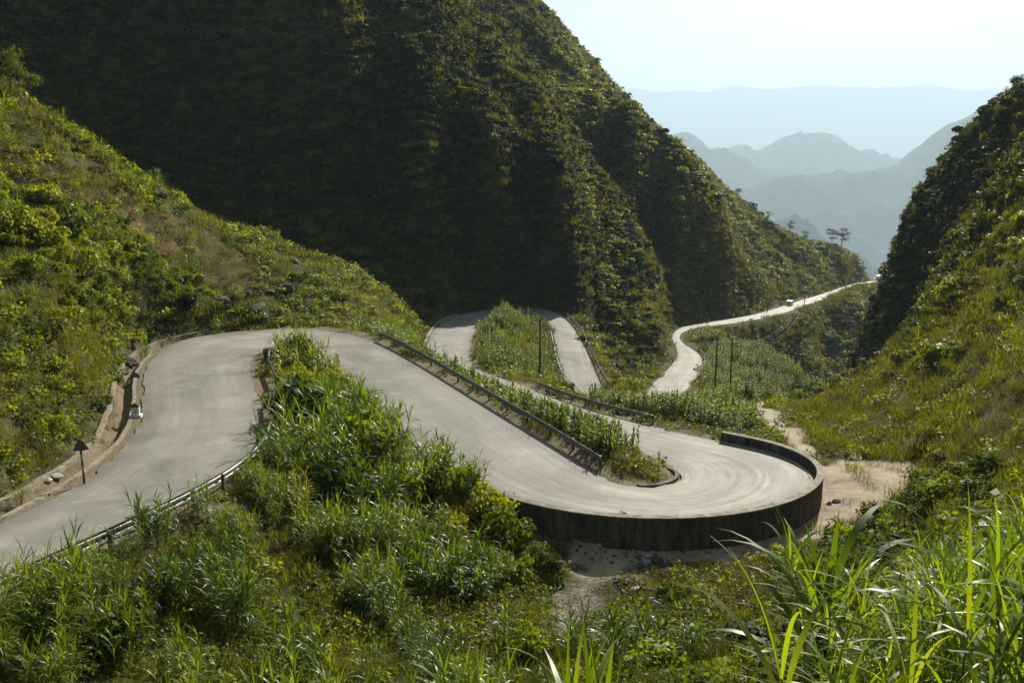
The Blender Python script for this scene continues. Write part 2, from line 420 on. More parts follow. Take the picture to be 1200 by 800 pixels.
FRONTDIRT = ground_poly([(640,628,15.5),(760,640,15.5),(760,672,15.6),(720,700,15.4),(690,740,14.6),(660,760,14.),(650,700,14.5),(690,665,15.2)])
attr('gravel', sstep(.6, -.5, poly_dist(TX, TY, FRONTDIRT) + nz2*1.2))
BROWN = ground_poly([])if False else None
brown = sstep(0,1, in_poly(px_, py_, [(0,150),(90,215),(230,262),(330,330),(300,368),(190,300),(120,240),(0,225)])*(TY>40)*1.0)
attr('brown', np.clip(brown*(.8+.5*nz1) + sstep(.15,.5,fbm(TX,TY,22,4,63))*.7*(rad>30), 0, 1))
attr('rock', sstep(.62,.9, 1-1/np.sqrt(1+(np.gradient(Z2,axis=1)/np.gradient(RR,axis=1)).ravel()**2))*0+sstep(.25,.5,fbm(TX,TY,9,4,64))*.5*(rad>35))

def ground_material():
    m, nt, out = new_mat('ground'); L = nt.links.new
    tc = N(nt, 'ShaderNodeTexCoord'); co = tc.outputs['Object']
    def at(n): a = N(nt, 'ShaderNodeAttribute'); a.attribute_name = n; return a.outputs['Fac']
    n1 = noise_node(nt, .9, 8, .65, co); n2 = noise_node(nt, 7., 8, .7, co); n3 = noise_node(nt, .06, 6, .6, co)
    g = ramp(nt, n1.outputs[0], [(.3,(.018,.024,.008)),(.48,(.04,.048,.012)),(.62,(.075,.078,.02)),(.75,(.11,.09,.04))])
    g2 = ramp(nt, n2.outputs[0], [(.35,(.4,.4,.4)),(.6,(1.1,1.1,1.1))])
    c = mix(nt, 1., g.outputs[0], g2.outputs[0], 'MULTIPLY')
    br = ramp(nt, n2.outputs[0], [(.3,(.05,.035,.015)),(.6,(.12,.085,.04)),(.8,(.17,.13,.07))])
    bf = N(nt, 'ShaderNodeMath', operation='MULTIPLY'); L(at('brown'), bf.inputs[0]); bf.inputs[1].default_value = .8
    c = mix(nt, bf.outputs[0], c, br.outputs[0])
    rk = ramp(nt, n2.outputs[0], [(.3,(.03,.03,.028)),(.7,(.14,.135,.12))])
    rf = N(nt, 'ShaderNodeMath', operation='MULTIPLY'); L(at('rock'), rf.inputs[0]); L(ramp(nt, n1.outputs[0], [(.5,(0,0,0)),(.6,(1,1,1))]).outputs[0], rf.inputs[1])
    c = mix(nt, rf.outputs[0], c, rk.outputs[0])
    d = ramp(nt, n2.outputs[0], [(.25,(.075,.055,.035)),(.55,(.17,.135,.09)),(.8,(.27,.23,.17))])
    c = mix(nt, at('dirt'), c, d.outputs[0])
    v = N(nt, 'ShaderNodeTexVoronoi'); v.inputs['Scale'].default_value = 9; L(co, v.inputs['Vector'])
    gr = ramp(nt, v.outputs['Color'], [(.2,(.06,.05,.04)),(.8,(.20,.175,.14))])
    c = mix(nt, at('gravel'), c, gr.outputs[0])
    n4 = noise_node(nt, .55, 10, .7, co, .4)
    sl = ramp(nt, n4.outputs[0], [(.25,(.12,.095,.065)),(.42,(.27,.225,.165)),(.58,(.37,.315,.235)),(.75,(.26,.215,.155))])
    c = mix(nt, at('slab'), c, sl.outputs[0])
    vk = N(nt, 'ShaderNodeTexVoronoi', feature='DISTANCE_TO_EDGE'); vk.inputs['Scale'].default_value = .45; vkm = mix(nt, .15, co, n1.outputs['Color']); L(vkm, vk.inputs['Vector'])
    kr = ramp(nt, vk.outputs['Distance'], [(0,(.35,.33,.3)),(.012,(1,1,1))]); kf = N(nt, 'ShaderNodeMath', operation='MULTIPLY'); L(at('slab'), kf.inputs[0]); kf.inputs[1].default_value = .7
    c = mix(nt, kf.outputs[0], c, mix(nt, 1., c, kr.outputs[0], 'MULTIPLY'))
    b = N(nt, 'ShaderNodeBsdfPrincipled'); b.inputs['Roughness'].default_value = .95; b.inputs['Specular IOR Level'].default_value = .1
    L(c, b.inputs['Base Color'])
    bp = N(nt, 'ShaderNodeBump'); bp.inputs['Strength'].default_value = .7; bp.inputs['Distance'].default_value = .12
    L(n2.outputs[0], bp.inputs['Height']); L(bp.outputs[0], b.inputs['Normal']); L(b.outputs[0], out.inputs[0])
    return m
me.materials.append(ground_material())

# ---------------------------------------------------------------- road surface
def road_material():
    m, nt, out = new_mat('asphalt'); L = nt.links.new
    tc = N(nt, 'ShaderNodeTexCoord'); co = tc.outputs['Object']
    uv = N(nt, 'ShaderNodeUVMap'); uv.uv_map = 'UVMap'
    sx = N(nt, 'ShaderNodeSeparateXYZ'); L(uv.outputs[0], sx.inputs[0])
    mp = N(nt, 'ShaderNodeMapping'); mp.inputs['Scale'].default_value = (16, .11, 1); L(uv.outputs[0], mp.inputs[0])
    st_ = noise_node(nt, 1., 5, .6, mp.outputs[0], .3)          # streaks along the way
    big = noise_node(nt, .22, 5, .6, co, .5); fine = noise_node(nt, 14, 8, .75, co)
    base = ramp(nt, big.outputs[0], [(.3,(.14,.132,.12)),(.5,(.195,.185,.168)),(.72,(.25,.237,.214))])
    sr = ramp(nt, st_.outputs[0], [(.3,(.78,.78,.78)),(.52,(1,1,1)),(.7,(1.25,1.24,1.22))])
    c = mix(nt, .38, base.outputs[0], sr.outputs[0], 'MULTIPLY')
    fr = ramp(nt, fine.outputs[0], [(.3,(.75,.75,.75)),(.7,(1.2,1.2,1.2))])
    c = mix(nt, .6, c, fr.outputs[0], 'MULTIPLY')
    # wheel tracks polished lighter, edges stained
    tr = ramp(nt, sx.outputs[0], [(0,(.62,.60,.56)),(.06,(.72,.7,.67)),(.15,(.95,.95,.95)),(.27,(1.16,1.16,1.16)),(.42,(.96,.96,.96)),(.5,(.92,.92,.92)),(.6,(.98,.98,.98)),(.73,(1.16,1.16,1.16)),(.85,(.95,.95,.95)),(.94,(.72,.71,.68)),(1,(.6,.58,.54))])
    c = mix(nt, .6, c, tr.outputs[0], 'MULTIPLY')
    # pale dusty patches by the edge
    pn = noise_node(nt, .35, 8, .75, co, .3)
    pf = ramp(nt, pn.outputs[0], [(.58,(0,0,0)),(.72,(.4,.4,.4))])
    c = mix(nt, pf.outputs[0], c, (.40,.36,.29))
    vo = N(nt, 'ShaderNodeTexVoronoi', feature='DISTANCE_TO_EDGE'); vo.inputs['Scale'].default_value = .22
    nd = noise_node(nt, 1.2, 6, .7, co); vm = mix(nt, .3, co, nd.outputs['Color']); L(vm, vo.inputs['Vector'])
    ck = ramp(nt, vo.outputs['Distance'], [(0,(.5,.5,.5)),(.008,(1,1,1))])
    c = mix(nt, .28, c, ck.outputs[0], 'MULTIPLY')
    on = noise_node(nt, 1.3, 8, .8, co, .6); of = ramp(nt, on.outputs[0], [(.60,(1,1,1)),(.70,(.80,.79,.77))]); c = mix(nt, .8, c, of.outputs[0], 'MULTIPLY')
    rn = noise_node(nt, .13, 3, .5, co); rp = ramp(nt, rn.outputs[0], [(.56,(1,1,1)),(.565,(.84,.84,.85)),(.62,(.84,.84,.85)),(.625,(1,1,1))]); c = mix(nt, .8, c, rp.outputs[0], 'MULTIPLY')
    b = N(nt, 'ShaderNodeBsdfPrincipled'); b.inputs['Specular IOR Level'].default_value = .25
    rr_ = ramp(nt, st_.outputs[0], [(.3,(.82,.82,.82)),(.7,(.68,.68,.68))]); L(rr_.outputs[0], b.inputs['Roughness'])
    L(c, b.inputs['Base Color'])
    bp = N(nt, 'ShaderNodeBump'); bp.inputs['Strength'].default_value = .35; bp.inputs['Distance'].default_value = .02
    L(fine.outputs[0], bp.inputs['Height']); L(bp.outputs[0], b.inputs['Normal']); L(b.outputs[0], out.inputs[0])
    return m
ROADM = road_material()
NQ = 13; rv = []; ruv = []; rf = []
CENr = (EL+ER)/2
arc = np.concatenate([[0], np.cumsum(np.linalg.norm(np.diff(CENr, axis=0), axis=1))])
edgeN = fbm(arc, arc*0, 2.5, 4, 71); edgeN2 = fbm(arc, arc*0+50, 2.5, 4, 72)
FR = 3                                    # extra rows between samples
NL = (NS-1)*FR+1
fi = np.linspace(0, NS-1, NL)
def lerp_rows(A): i = np.clip(fi.astype(int), 0, NS-2); t = fi-i; return A[i]*(1-t)[:,None]+A[i+1]*t[:,None]
ELf, ERf = lerp_rows(EL), lerp_rows(ER); arcf = np.interp(fi, np.arange(NS), arc)
e1 = fbm(arcf, arcf*0, 1.6, 4, 73)*.22; e2 = fbm(arcf, arcf*0+9, 1.6, 4, 74)*.22
for i in range(NL):
    d = ERf[i]-ELf[i]; w = np.linalg.norm(d); u = d/w
    for q in range(NQ):
        t = q/(NQ-1); p = ELf[i]+d*t
        if q == 0: p = p+u*e1[i]
        if q == NQ-1: p = p-u*e2[i]
        crown = .05*(1-(2*t-1)**2)
        rv.append((p[0], p[1], p[2]+crown)); ruv.append((t, arcf[i]))
for i in range(NL-1):
    for q in range(NQ-1):
        a = i*NQ+q; rf.append((a, a+1, a+NQ+1, a+NQ))
road = mesh_obj('road', rv, rf, ROADM, smooth=True, uvs=ruv); tag(road, kind='structure')

# offset line beside the road: side 'L'/'R', stations a..b, metres outside the edge
def edge_line(side, a, b, off, step=None, dz=0.):
    A = EL if side == 'L' else ER; B = ER if side == 'L' else EL
    ii = np.linspace(a*SUB, b*SUB, int((b-a)*SUB*2)+1); out = []
    for f in ii:
        i = min(int(f), NS-2); t = f-i
        p = A[i]*(1-t)+A[i+1]*t; q = B[i]*(1-t)+B[i+1]*t
        u = (p-q)[:2]; u /= np.linalg.norm(u)
        out.append([p[0]+u[0]*off, p[1]+u[1]*off, p[2]+dz])
    out = np.array(out)
    if step:
        s = np.concatenate([[0], np.cumsum(np.linalg.norm(np.diff(out, axis=0), axis=1))])
        n = max(2, int(round(s[-1]/step))+1); t = np.linspace(0, s[-1], n)
        out = np.stack([np.interp(t, s, out[:,k]) for k in range(3)], 1)
    return out

CONC = simple_mat('worn_concrete', (.16,.14,.11), (.36,.32,.26), 1.2, .9, .5)
DCONC = simple_mat('stained_concrete', (.022,.020,.017), (.075,.068,.055), .8, .9, .5)
def wobble(p, amp, seed):
    p = p.copy(); s = np.arange(len(p))*1.0
    p[:,0] += fbm(s, s*0, 5, 3, seed)*amp; p[:,1] += fbm(s, s*0+40, 5, 3, seed)*amp; p[:,2] += fbm(s, s*0+80, 4, 3, seed)*amp*.4
    return p
def strip(name, side, a, b, off, w, h, mat, seed, down=.35, dz=0.):
    k = MB(); pl = wobble(edge_line(side, a, b, off, .5, dz), .09, seed)
    k.sweep(pl, [(-w/2,-down),(-w/2,h*.8),(-w/2+.03,h),(w/2-.03,h),(w/2,h*.8),(w/2,-down)], closed=True)
    o = k.build(name, mat); tag(o, kind='structure'); return o
strip('kerb', 'L', .6, 9.3, .55, .2, .0, simple_mat('dusty_kerb', (.11,.095,.07), (.27,.235,.18), 1.6, .95, .6), 1)
strip('drain_wall', 'L', .6, 10.6, 1.8, .28, .07, simple_mat('drain_stone', (.10,.085,.06), (.27,.23,.17), 2.5, .95, .8), 2, .6)
strip('kerb', 'L', 23.2, 28.4, .25, .28, .09, simple_mat('mossy_kerb', (.05,.045,.03), (.15,.13,.09), 2.5, .95, .6), 3)
strip('kerb', 'L', 37.6, 42.5, .35, .3, .22, CONC, 4)
strip('kerb', 'R', 26.4, 29.6, -.12, .2, .06, CONC, 5, .2)

# ---------------------------------------------------------------- parapet wall round the lower hairpin
wl = edge_line('R', 20.25, 29.55, .38, .55)
wm = MB(); wm.sweep(wl, [(-.19,-3.2),(-.19,.6),(.19,.6),(.19,-3.2)], closed=True)
def wall_mat():
    m, nt, out = new_mat('weathered_wall'); L = nt.links.new
    tc = N(nt, 'ShaderNodeTexCoord'); co = tc.outputs['Object']
    mp = N(nt, 'ShaderNodeMapping'); mp.inputs['Scale'].default_value = (1.6,1.6,.25); L(co, mp.inputs[0])
    n = noise_node(nt, 1.5, 8, .7, mp.outputs[0]); n2 = noise_node(nt, 6, 6, .7, co)
    c = ramp(nt, n.outputs[0], [(.3,(.02,.019,.016)),(.5,(.07,.064,.053)),(.68,(.16,.145,.115))])
    c2 = ramp(nt, n2.outputs[0], [(.32,(.5,.5,.5)),(.7,(1.6,1.55,1.4))])
    cc = mix(nt, 1., c.outputs[0], c2.outputs[0], 'MULTIPLY')
    b = N(nt, 'ShaderNodeBsdfPrincipled'); b.inputs['Roughness'].default_value = .95; b.inputs['Specular IOR Level'].default_value = .15; L(cc, b.inputs['Base Color'])
    bp = N(nt, 'ShaderNodeBump'); bp.inputs['Strength'].default_value = .6; bp.inputs['Distance'].default_value = .03
    L(n2.outputs[0], bp.inputs['Height']); L(bp.outputs[0], b.inputs['Normal']); L(b.outputs[0], out.inputs[0]); return m
wall = wm.build('parapet_wall', wall_mat()); tag(wall, 'dark stained concrete parapet wall curving round the outside of the lower hairpin', 'wall')
cm = MB(); cm.sweep(wl, [(-.215,.602),(-.215,.68),(.215,.68),(.215,.602)], closed=True)
cp = cm.build('coping', simple_mat('coping_stone', (.10,.09,.07), (.27,.245,.20), 2., .9, .4), wall)

# ---------------------------------------------------------------- guard rails
GALV = simple_mat('galvanised_steel', (.13,.135,.135), (.21,.215,.21), 1.5, .6, .15, .35, spec=.5)
DGALV = simple_mat('dull_post_steel', (.07,.07,.065), (.14,.135,.125), 3., .7, .2, .3)
def tz1(x, y): return float(terrain_z(np.array([x]), np.array([y]))[0])
def guardrail(side, a, b, off, label, h=.72, step=2.4, flip=1, tilt=0):
    ln = edge_line(side, a, b, off, 1.2)
    root = empty('guardrail', ln[0]); tag(root, label, 'guardrail', 'steel guardrails along the winding road')
    org = Vector(ln[0])
    rel = [Vector(p)-org for p in ln]
    s = -1 if side == 'R' else 1
    prof = [(0,-.155),(.045*s,-.13),(.045*s,-.07),(.0,-.035),(0,.035),(.045*s,.07),(.045*s,.13),(0,.155),(-.012*s,.155),(.033*s,.125),(.033*s,.075),(-.012*s,.04),(-.012*s,-.04),(.033*s,-.075),(.033*s,-.125),(-.012*s,-.155)]
    bm_ = MB(); bm_.sweep([p+Vector((0,0,h-.15)) for p in rel], prof, closed=True)
    bm_.build('beam', GALV, root)
    pp = edge_line(side, a, b, off+.12, step)
    for p in pp:
        pb = MB(); q = Vector(p)-org; g = min(tz1(p[0], p[1])-p[2], 0)-.35
        pb.box(q+Vector((0,0,(h-.02+g)/2)), .12, .12, h-.02-g)
        po = pb.build('post', DGALV, root)
    for e in (rel[0], rel[-1]):
        cb = MB(); cb.tube([e+Vector((0,0,h-.31)), e+Vector((0,0,h+.01))], .07, 8); cb.build('end_cap', GALV, root)
    return root
guardrail('R', .2, 6.3, .55, 'long steel guardrail behind tall grasses on the near edge of the first road')
guardrail('R', 6.9, 8.5, 1.3, 'short steel guardrail running away down the inside of the first bend')
guardrail('L', 13.7, 20.9, .75, 'long steel guardrail on the far side of the middle road above the maize')
guardrail('R', 31.6, 34.9, .6, 'steel guardrail beside the lower road in front of the dark maize bed')
guardrail('L', 46.3, 52.2, .5, 'pale steel guardrail curving down the outside of the upper loop')
guardrail('R', 47.8, 50.9, .5, 'guardrail on the inner edge of the upper loop beside the planted island')
guardrail('R', 57.0, 60.0, .5, 'small distant guardrail where the road bends behind the spur')
# ---------------------------------------------------------------- poles and wires
PCON = simple_mat('pole_concrete', (.05,.045,.04), (.11,.10,.085), 4., .9, .3)
DARKM = simple_mat('dark_fittings', (.03,.028,.025), (.07,.06,.05), 6., .6, .2)
PORC = simple_mat('insulator_porcelain', (.12,.07,.05), (.2,.12,.09), 6., .35, 0)
def pole(px, py_top, d, label, arms, rtop=.09, rbot=.15, lean=(0,0), group='utility poles'):
    top = P(px, py_top, d); g = tz1(top[0], top[1]); h = top[2]-g
    root = empty('utility_pole', (top[0], top[1], g)); tag(root, label, 'utility pole', group)
    k = MB(); k.tube([(0,0,-.6),(lean[0]*.5,lean[1]*.5,h*.5),(lean[0],lean[1],h)], [rbot,(rtop+rbot)/2,rtop], 10); k.build('shaft', PCON, root)
    pins = []
    for dz, x0, x1, rz in arms:
        c, s = math.cos(rz), math.sin(rz)
        k = MB(); zc = h-dz; x = (x0+x1)/2
        k.box((c*x+lean[0], s*x+lean[1]-.14, zc), x1-x0, .09, .1, Matrix.Rotation(rz, 3, 'Z'))
        k.tube([(lean[0], lean[1]-.12, zc-.55), (c*x1*.6+lean[0], s*x1*.6+lean[1]-.12, zc-.03)], .02, 5)
        arm = k.build('crossarm', DARKM, root)
        for q in (x0+.12, (x0+x1)/2 if abs(x0+x1) > .5 else x0*.4, x1-.12):
            k = MB(); b = Vector((c*q+lean[0], s*q+lean[1]-.14, zc+.05))
            k.tube([b, b+Vector((0,0,.05)), b+Vector((0,0,.08)), b+Vector((0,0,.13)), b+Vector((0,0,.16)), b+Vector((0,0,.2))], [.015,.02,.055,.03,.05,.02], 8)
            k.build('insulator', PORC, arm); pins.append(Vector((top[0], top[1], g))+b+Vector((0,0,.2)))
    return root, pins, h
p1, pins1, h1 = pole(633, 374, 78, 'dark utility pole with offset crossarms at the near end of the planted island', [(.12,-1.,.15,0.),(1.25,-.1,1.15,0.)])
p2, pins2, h2 = pole(841, 392, 100, 'bare left pole of the pair standing in the field beyond the maize bed', [], .1, .15)
p3, pins3, h3 = pole(859, 395, 100, 'right pole of the pair in the field, carrying a long crossarm', [(.75,-2.9,1.1,0.)], .1, .15, (-.12,0))
p4, pins4, h4 = pole(943, 348, 262, 'small dark pole on the verge of the far road above the gorge', [(.3,-1.2,1.2,.4)], .14, .2)
p5, pins5, h5 = pole(900, 352, 232, 'distant pole standing over the shaded slope by the far road', [(.3,-1.,1.,.5)], .12, .17)
WIRE = simple_mat('cable_black', (.03,.03,.03), (.05,.05,.05), 2., .6, 0)
def wire(a, b, sag, label):
    k = MB(); o = Vector(a)
    pts_ = [Vector(a).lerp(Vector(b), t/18)-o-Vector((0,0,4*sag*(t/18)*(1-t/18))) for t in range(19)]
    k.tube(pts_, .014, 4); w = k.build('power_cable', WIRE); w.location = o
    tag(w, label, 'cable', 'power cables between the poles')
for i in range(3): wire(pins3[i], pins4[i], 6., 'thin cable sagging from the paired poles across the gorge to the far road')
for i in range(3): wire(pins1[3+i-0] if len(pins1) > 3+i else pins1[i], pins3[i], 1.6, 'thin cable running from the island pole to the paired poles')
for i in range(3): wire(pins4[i], pins5[i], 1., 'thin cable between the two poles by the far road')

# ---------------------------------------------------------------- road signs and kilometre stone
SGB = simple_mat('sign_back_grey', (.05,.05,.045), (.10,.095,.085), 5., .6, .1, .3)
SGF = simple_mat('sign_face_yellow', (.55,.36,.02), (.6,.4,.03), 3., .5, 0)
SGR = simple_mat('sign_red', (.4,.03,.02), (.5,.04,.03), 3., .5, 0)
SGK = simple_mat('sign_black', (.02,.02,.02), (.03,.03,.03), 3., .5, 0)
BAND = simple_mat('post_paint', (.22,.21,.19), (.34,.32,.29), 5., .7, .1)
def tri_sign(px, py_base, d, H_, label, side=.8, rz=0.):
    b = P(px, py_base, d); g = tz1(b[0], b[1])
    root = empty('warning_sign', (b[0], b[1], g), rz); tag(root, label, 'road sign', 'triangular warning signs seen from behind')
    k = MB(); k.tube([(0,0,-.4),(0,0,H_)], .045, 10); post = k.build('post', SGB, root)
    for z in (.55, 1.05):
        k = MB(); k.tube([(0,0,z),(0,0,z+.26)], .048, 10); k.build('painted_band', BAND, post)
    def tri(s, y0, y1, mat, name, par):
        k = MB(); zc = H_-.33; pts_ = []
        for q in range(3):
            a = math.pi/2+q*2*math.pi/3; cx, cz = math.cos(a)*s*.5, math.sin(a)*s*.5
            for w in (-.35, 0, .35): pts_.append((cx+math.cos(a+w*2)*s*.08, cz+math.sin(a+w*2)*s*.08))
        n = len(pts_)
        k.v = [Vector((x, y0, zc+z)) for x, z in pts_]+[Vector((x, y1, zc+z)) for x, z in pts_]
        k.f = [list(range(n)), list(range(2*n-1, n-1, -1))]+[[i, i+n, (i+1)%n+n, (i+1)%n] for i in range(n)]
        return k.build(name, mat, par)
    bo = tri(side, .05, .062, SGB, 'sign_plate', root)
    tri(side, .0625, .066, SGR, 'sign_border', bo); tri(side*.78, .0665, .069, SGF, 'sign_face', bo)
    for zz in (.25, .5): k = MB(); k.box((0,.047,H_-zz), side*.5, .02, .04); k.build('bracket', SGB, root)
tri_sign(98, 557, 25.9, 1.95, 'grey triangular road sign on a thin post beside the roadside drain', .56, .35)
tri_sign(352, 520, 37, 2.5, 'dark triangular road sign half buried in tall canes inside the first bend', .8, -.2)
ms_p = P(160, 494, 36.2); ms_g = tz1(ms_p[0], ms_p[1])
ms = empty('kilometre_stone', (ms_p[0], ms_p[1], ms_g), .12); ms.scale = (.8,.8,.85); tag(ms, 'white kilometre stone with dark rounded cap on the kerb of the first bend', 'milestone')
WHT = simple_mat('white_paint', (.62,.61,.58), (.78,.77,.74), 4., .7, .1)
k = MB(); k.box((0,0,.09), .78, .5, .22); k.build('plinth', WHT, ms)
k = MB(); w = .27; prof = [(-w,0),(w,0),(w,.5)]; prof2 = [(w*math.cos(a), .5+w*.95*math.sin(a)) for a in [math.pi*i/12 for i in range(13)]]
def slab_(pts_, y0, y1, name, mat, par):
    k = MB(); n = len(pts_); k.v = [Vector((x,y0,z+.2)) for x, z in pts_]+[Vector((x,y1,z+.2)) for x, z in pts_]
    k.f = [list(range(n)), list(range(2*n-1, n-1, -1))]+[[i, i+n, (i+1)%n+n, (i+1)%n] for i in range(n)]
    return k.build(name, mat, par)
body = slab_([(-w,0),(w,0),(w,.48),(-w,.48)], -.11, .11, 'stone_body', WHT, ms)
slab_([(w,.483)]+[(x, z-.015) for x, z in prof2[0:]]+[(-w,.483)], -.113, .113, 'rounded_cap', simple_mat('cap_red', (.05,.022,.016), (.09,.035,.025), 4., .8, .1), ms)
k = MB()
for z, w_ in ((.56, .36), (.41, .26)):
    k = MB(); k.box((0, -.1125, z), w_, .004, .055); k.build('painted_line', SGK, body)

# ---------------------------------------------------------------- boulders and stones
def rock_mesh(name, seed, flat=.7):
    b = bmesh.new(); bmesh.ops.create_icosphere(b, subdivisions=3, radius=1)
    r = random.Random(seed); offs = [Vector((r.uniform(-1,1), r.uniform(-1,1), r.uniform(-1,1))).normalized() for _ in range(11)]; hs = [r.uniform(.55,.85) for _ in offs]
    X = np.array([v.co[:] for v in b.verts])
    n_ = fbm(X[:,0]*2+seed, X[:,1]*2+X[:,2]*3, 1., 3, seed)*.12
    for v, q in zip(b.verts, n_):
        for o, h_ in zip(offs, hs):
            dd = v.co.dot(o)
            if dd > h_: v.co -= o*(dd-h_)*.9
        v.co *= 1+q; v.co.z *= flat
    m = bpy.data.meshes.new(name); b.to_mesh(m); b.free(); m.materials.append(ROCK); return m
ROCK = simple_mat('dark_limestone', (.02,.02,.02), (.11,.105,.095), 1.6, .95, .9)
PALE = simple_mat('pale_rubble', (.2,.18,.15), (.42,.39,.34), 2., .95, .6)
rocks = [rock_mesh('boulder', s_, f_) for s_, f_ in ((3,.7),(8,.55),(15,.85),(22,.5))]
def boulder(px, py, d, size, label, group, mat=None, k=0, sink=.25):
    p = P(px, py, d); g = tz1(p[0], p[1])
    o = bpy.data.objects.new('boulder', rocks[k%4]); COL.objects.link(o)
    o.location = (p[0], p[1], g+size*(.45-sink)); o.rotation_euler = (random.uniform(-.3,.3), random.uniform(-.3,.3), random.uniform(0,6)); o.scale = (size, size*random.uniform(.7,1), size*random.uniform(.7,1))
    if mat:
        o.data = PM[k%4]
    tag(o, label, 'boulder', group)
    return o
PM = []
for r_ in rocks:
    q = r_.copy(); q.materials.clear(); q.materials.append(PALE); PM.append(q)
boulder(318, 428, 50.5, .85, 'black boulder at the top end of the short guardrail in the first bend', None, k=2, sink=.05)
for i, (x, y, d, s_) in enumerate([(130,258,49,1.),(112,262,48.5,.6),(255,318,63.5,1.1),(240,316,63,.5),(290,346,66,.9),(302,344,67,.7),(334,347,69.5,1.2),(318,350,68,.6),(205,300,61,.9),(222,335,61.5,.8),(344,318,78,.8),
        (190,290,62,.5),(275,335,65,.5),(300,382,63.8,.7),(312,384,63.5,.45),(75,247,47,.7),(160,440,45,.5),(440,345,88,.6)]):
    boulder(x, y, d, s_, 'dark limestone boulder half buried in the grassy hillside above the first bend' if y < 355 else 'dark boulder lying on the bank just above the first bend', 'boulders on the left hillside', k=i)
for i, (x, y, d, s_, p_) in enumerate([(778,672,30.5,.35,0),(786,664,31,.3,0),(770,660,31.4,.35,0),(760,655,31.8,.3,1),(731,634,33.8,.4,1),(747,637,33.6,.35,1),(790,636,33.9,.45,0),(742,695,27.5,.3,1),(735,690,28,.25,1),(811,727,23.5,.35,1),
        (700,648,33,.22,1),(980,579,40,.3,0),(972,584,39.8,.2,1),(66,540,27.2,.35,1),(54,549,26.6,.25,1),(890,646,32.6,.25,1),(820,646,33.2,.22,1),(756,744,22.6,.4,0),(750,752,22.,.35,0),(345,645,24.8,.4,0)]):
    boulder(x, y, d, s_, ('pale' if p_ else 'dark')+' stone lying on the rubble below the parapet wall' if 640 < x < 960 and y < 700 else ('pale' if p_ else 'dark')+' stone half hidden in the weeds', 'loose stones around the lower flat', mat=p_, k=i, sink=.15)
random.seed(11)
# rubble heaps: small stones nobody could count
k_ = MB(); RB = []
for n_ in range(420):
    q = random.choice([(768,668,31,1.2),(745,640,33.6,1.6),(700,652,32.4,2.),(825,712,25,.8),(755,748,22.4,1.2),(740,690,28.2,1.),(812,640,33.8,2.)])
    c = P(*q[:3]); x = c[0]+random.gauss(0,q[3]*.6); y = c[1]+random.gauss(0,q[3]*.45); RB.append((x, y))
RBz = terrain_z(np.array([r[0] for r in RB]), np.array([r[1] for r in RB]))
for (x, y), z in zip(RB, RBz):
    s_ = random.uniform(.04,.14); k_.box((x,y,z+s_*.2), s_*1.6, s_, s_*.8, Matrix.Rotation(random.uniform(0,6),3,'Z') @ Matrix.Rotation(random.uniform(-.5,.5),3,'X'))
rb = k_.build('rubble', simple_mat('rubble_grey', (.03,.03,.03), (.22,.2,.18), 1.2, .95, .4)); tag(rb, 'grey broken stone scattered on the flat below the wall', 'rubble', None, 'stuff')

# ---------------------------------------------------------------- vehicles on the far road
def vehicle(name, stn, off, label, cat, L_, W_, Hh, nose, colr, rev=False):
    i = int(stn*SUB); p = CEN[i]; t = (CEN[i+1]-CEN[i])[:2]; t /= np.linalg.norm(t); ang = math.atan2(t[1], t[0])+(math.pi if rev else 0)
    u = np.array([t[1], -t[0]])
    root = empty(name, (p[0]+u[0]*off, p[1]+u[1]*off, p[2]+.06), ang); tag(root, label, cat)
    k = MB(); n = 2; hh = Hh
    out_ = [(-L_/2,.35),(-L_/2,hh*.95),(-L_/2+.15,hh),(L_/2-nose-.5,hh),(L_/2-nose,hh*.62),(L_/2-.1,hh*.5),(L_/2,.35)]
    m = len(out_); k.v = [Vector((x,-W_/2,z)) for x, z in out_]+[Vector((x,W_/2,z)) for x, z in out_]
    k.f = [list(range(m)), list(range(2*m-1,m-1,-1))]+[[j,j+m,(j+1)%m+m,(j+1)%m] for j in range(m)]
    body = k.build('body', colr, root)
    gl = simple_mat('vehicle_glass', (.02,.025,.03), (.03,.035,.04), 1., .15, 0)
    for s_ in (-1,1):
        k = MB(); k.box((-.3, s_*(W_/2+.004), hh*.74), L_*.55, .01, hh*.25); k.build('side_window', gl, root)
    k = MB(); k.box((L_/2-nose-.22, 0, hh*.8), .03, W_*.85, hh*.33, Matrix.Rotation(-.9, 3, 'Y')); k.build('windscreen', gl, root)
    k = MB(); k.box((-L_/2-.006, 0, hh*.76), .01, W_*.8, hh*.25); k.build('rear_window', gl, root)
    for sx in (-1,1):
        for sy in (-1,1):
            k = MB(); c = Vector((sx*L_*.31, sy*(W_/2-.1), .33)); k.tube([c-Vector((0,.11,0)), c+Vector((0,.11,0))], .33, 14)
            wl_ = k.build('wheel', SGK, root); k = MB(); k.tube([c-Vector((0,.118,0)), c+Vector((0,.118,0))], .19, 10); k.build('rim', GALV, wl_)
    for sy in (-1,1):
        k = MB(); k.box((L_/2-.04, sy*W_*.36, hh*.42), .06, .3, .16); k.build('headlight', GALV, root)
CARW = simple_mat('white_car_paint', (.7,.7,.7), (.75,.75,.75), 1., .3, 0)
vehicle('van', 68.9, -1.5, 'small white van driving on the far bright road', 'van', 4.8, 1.9, 2., .7, CARW)
vehicle('truck', 74.6, -2., 'pale truck at the far end of the road beside the dark cliff', 'truck', 8.5, 2.4, 3., 1.4, CARW, True)

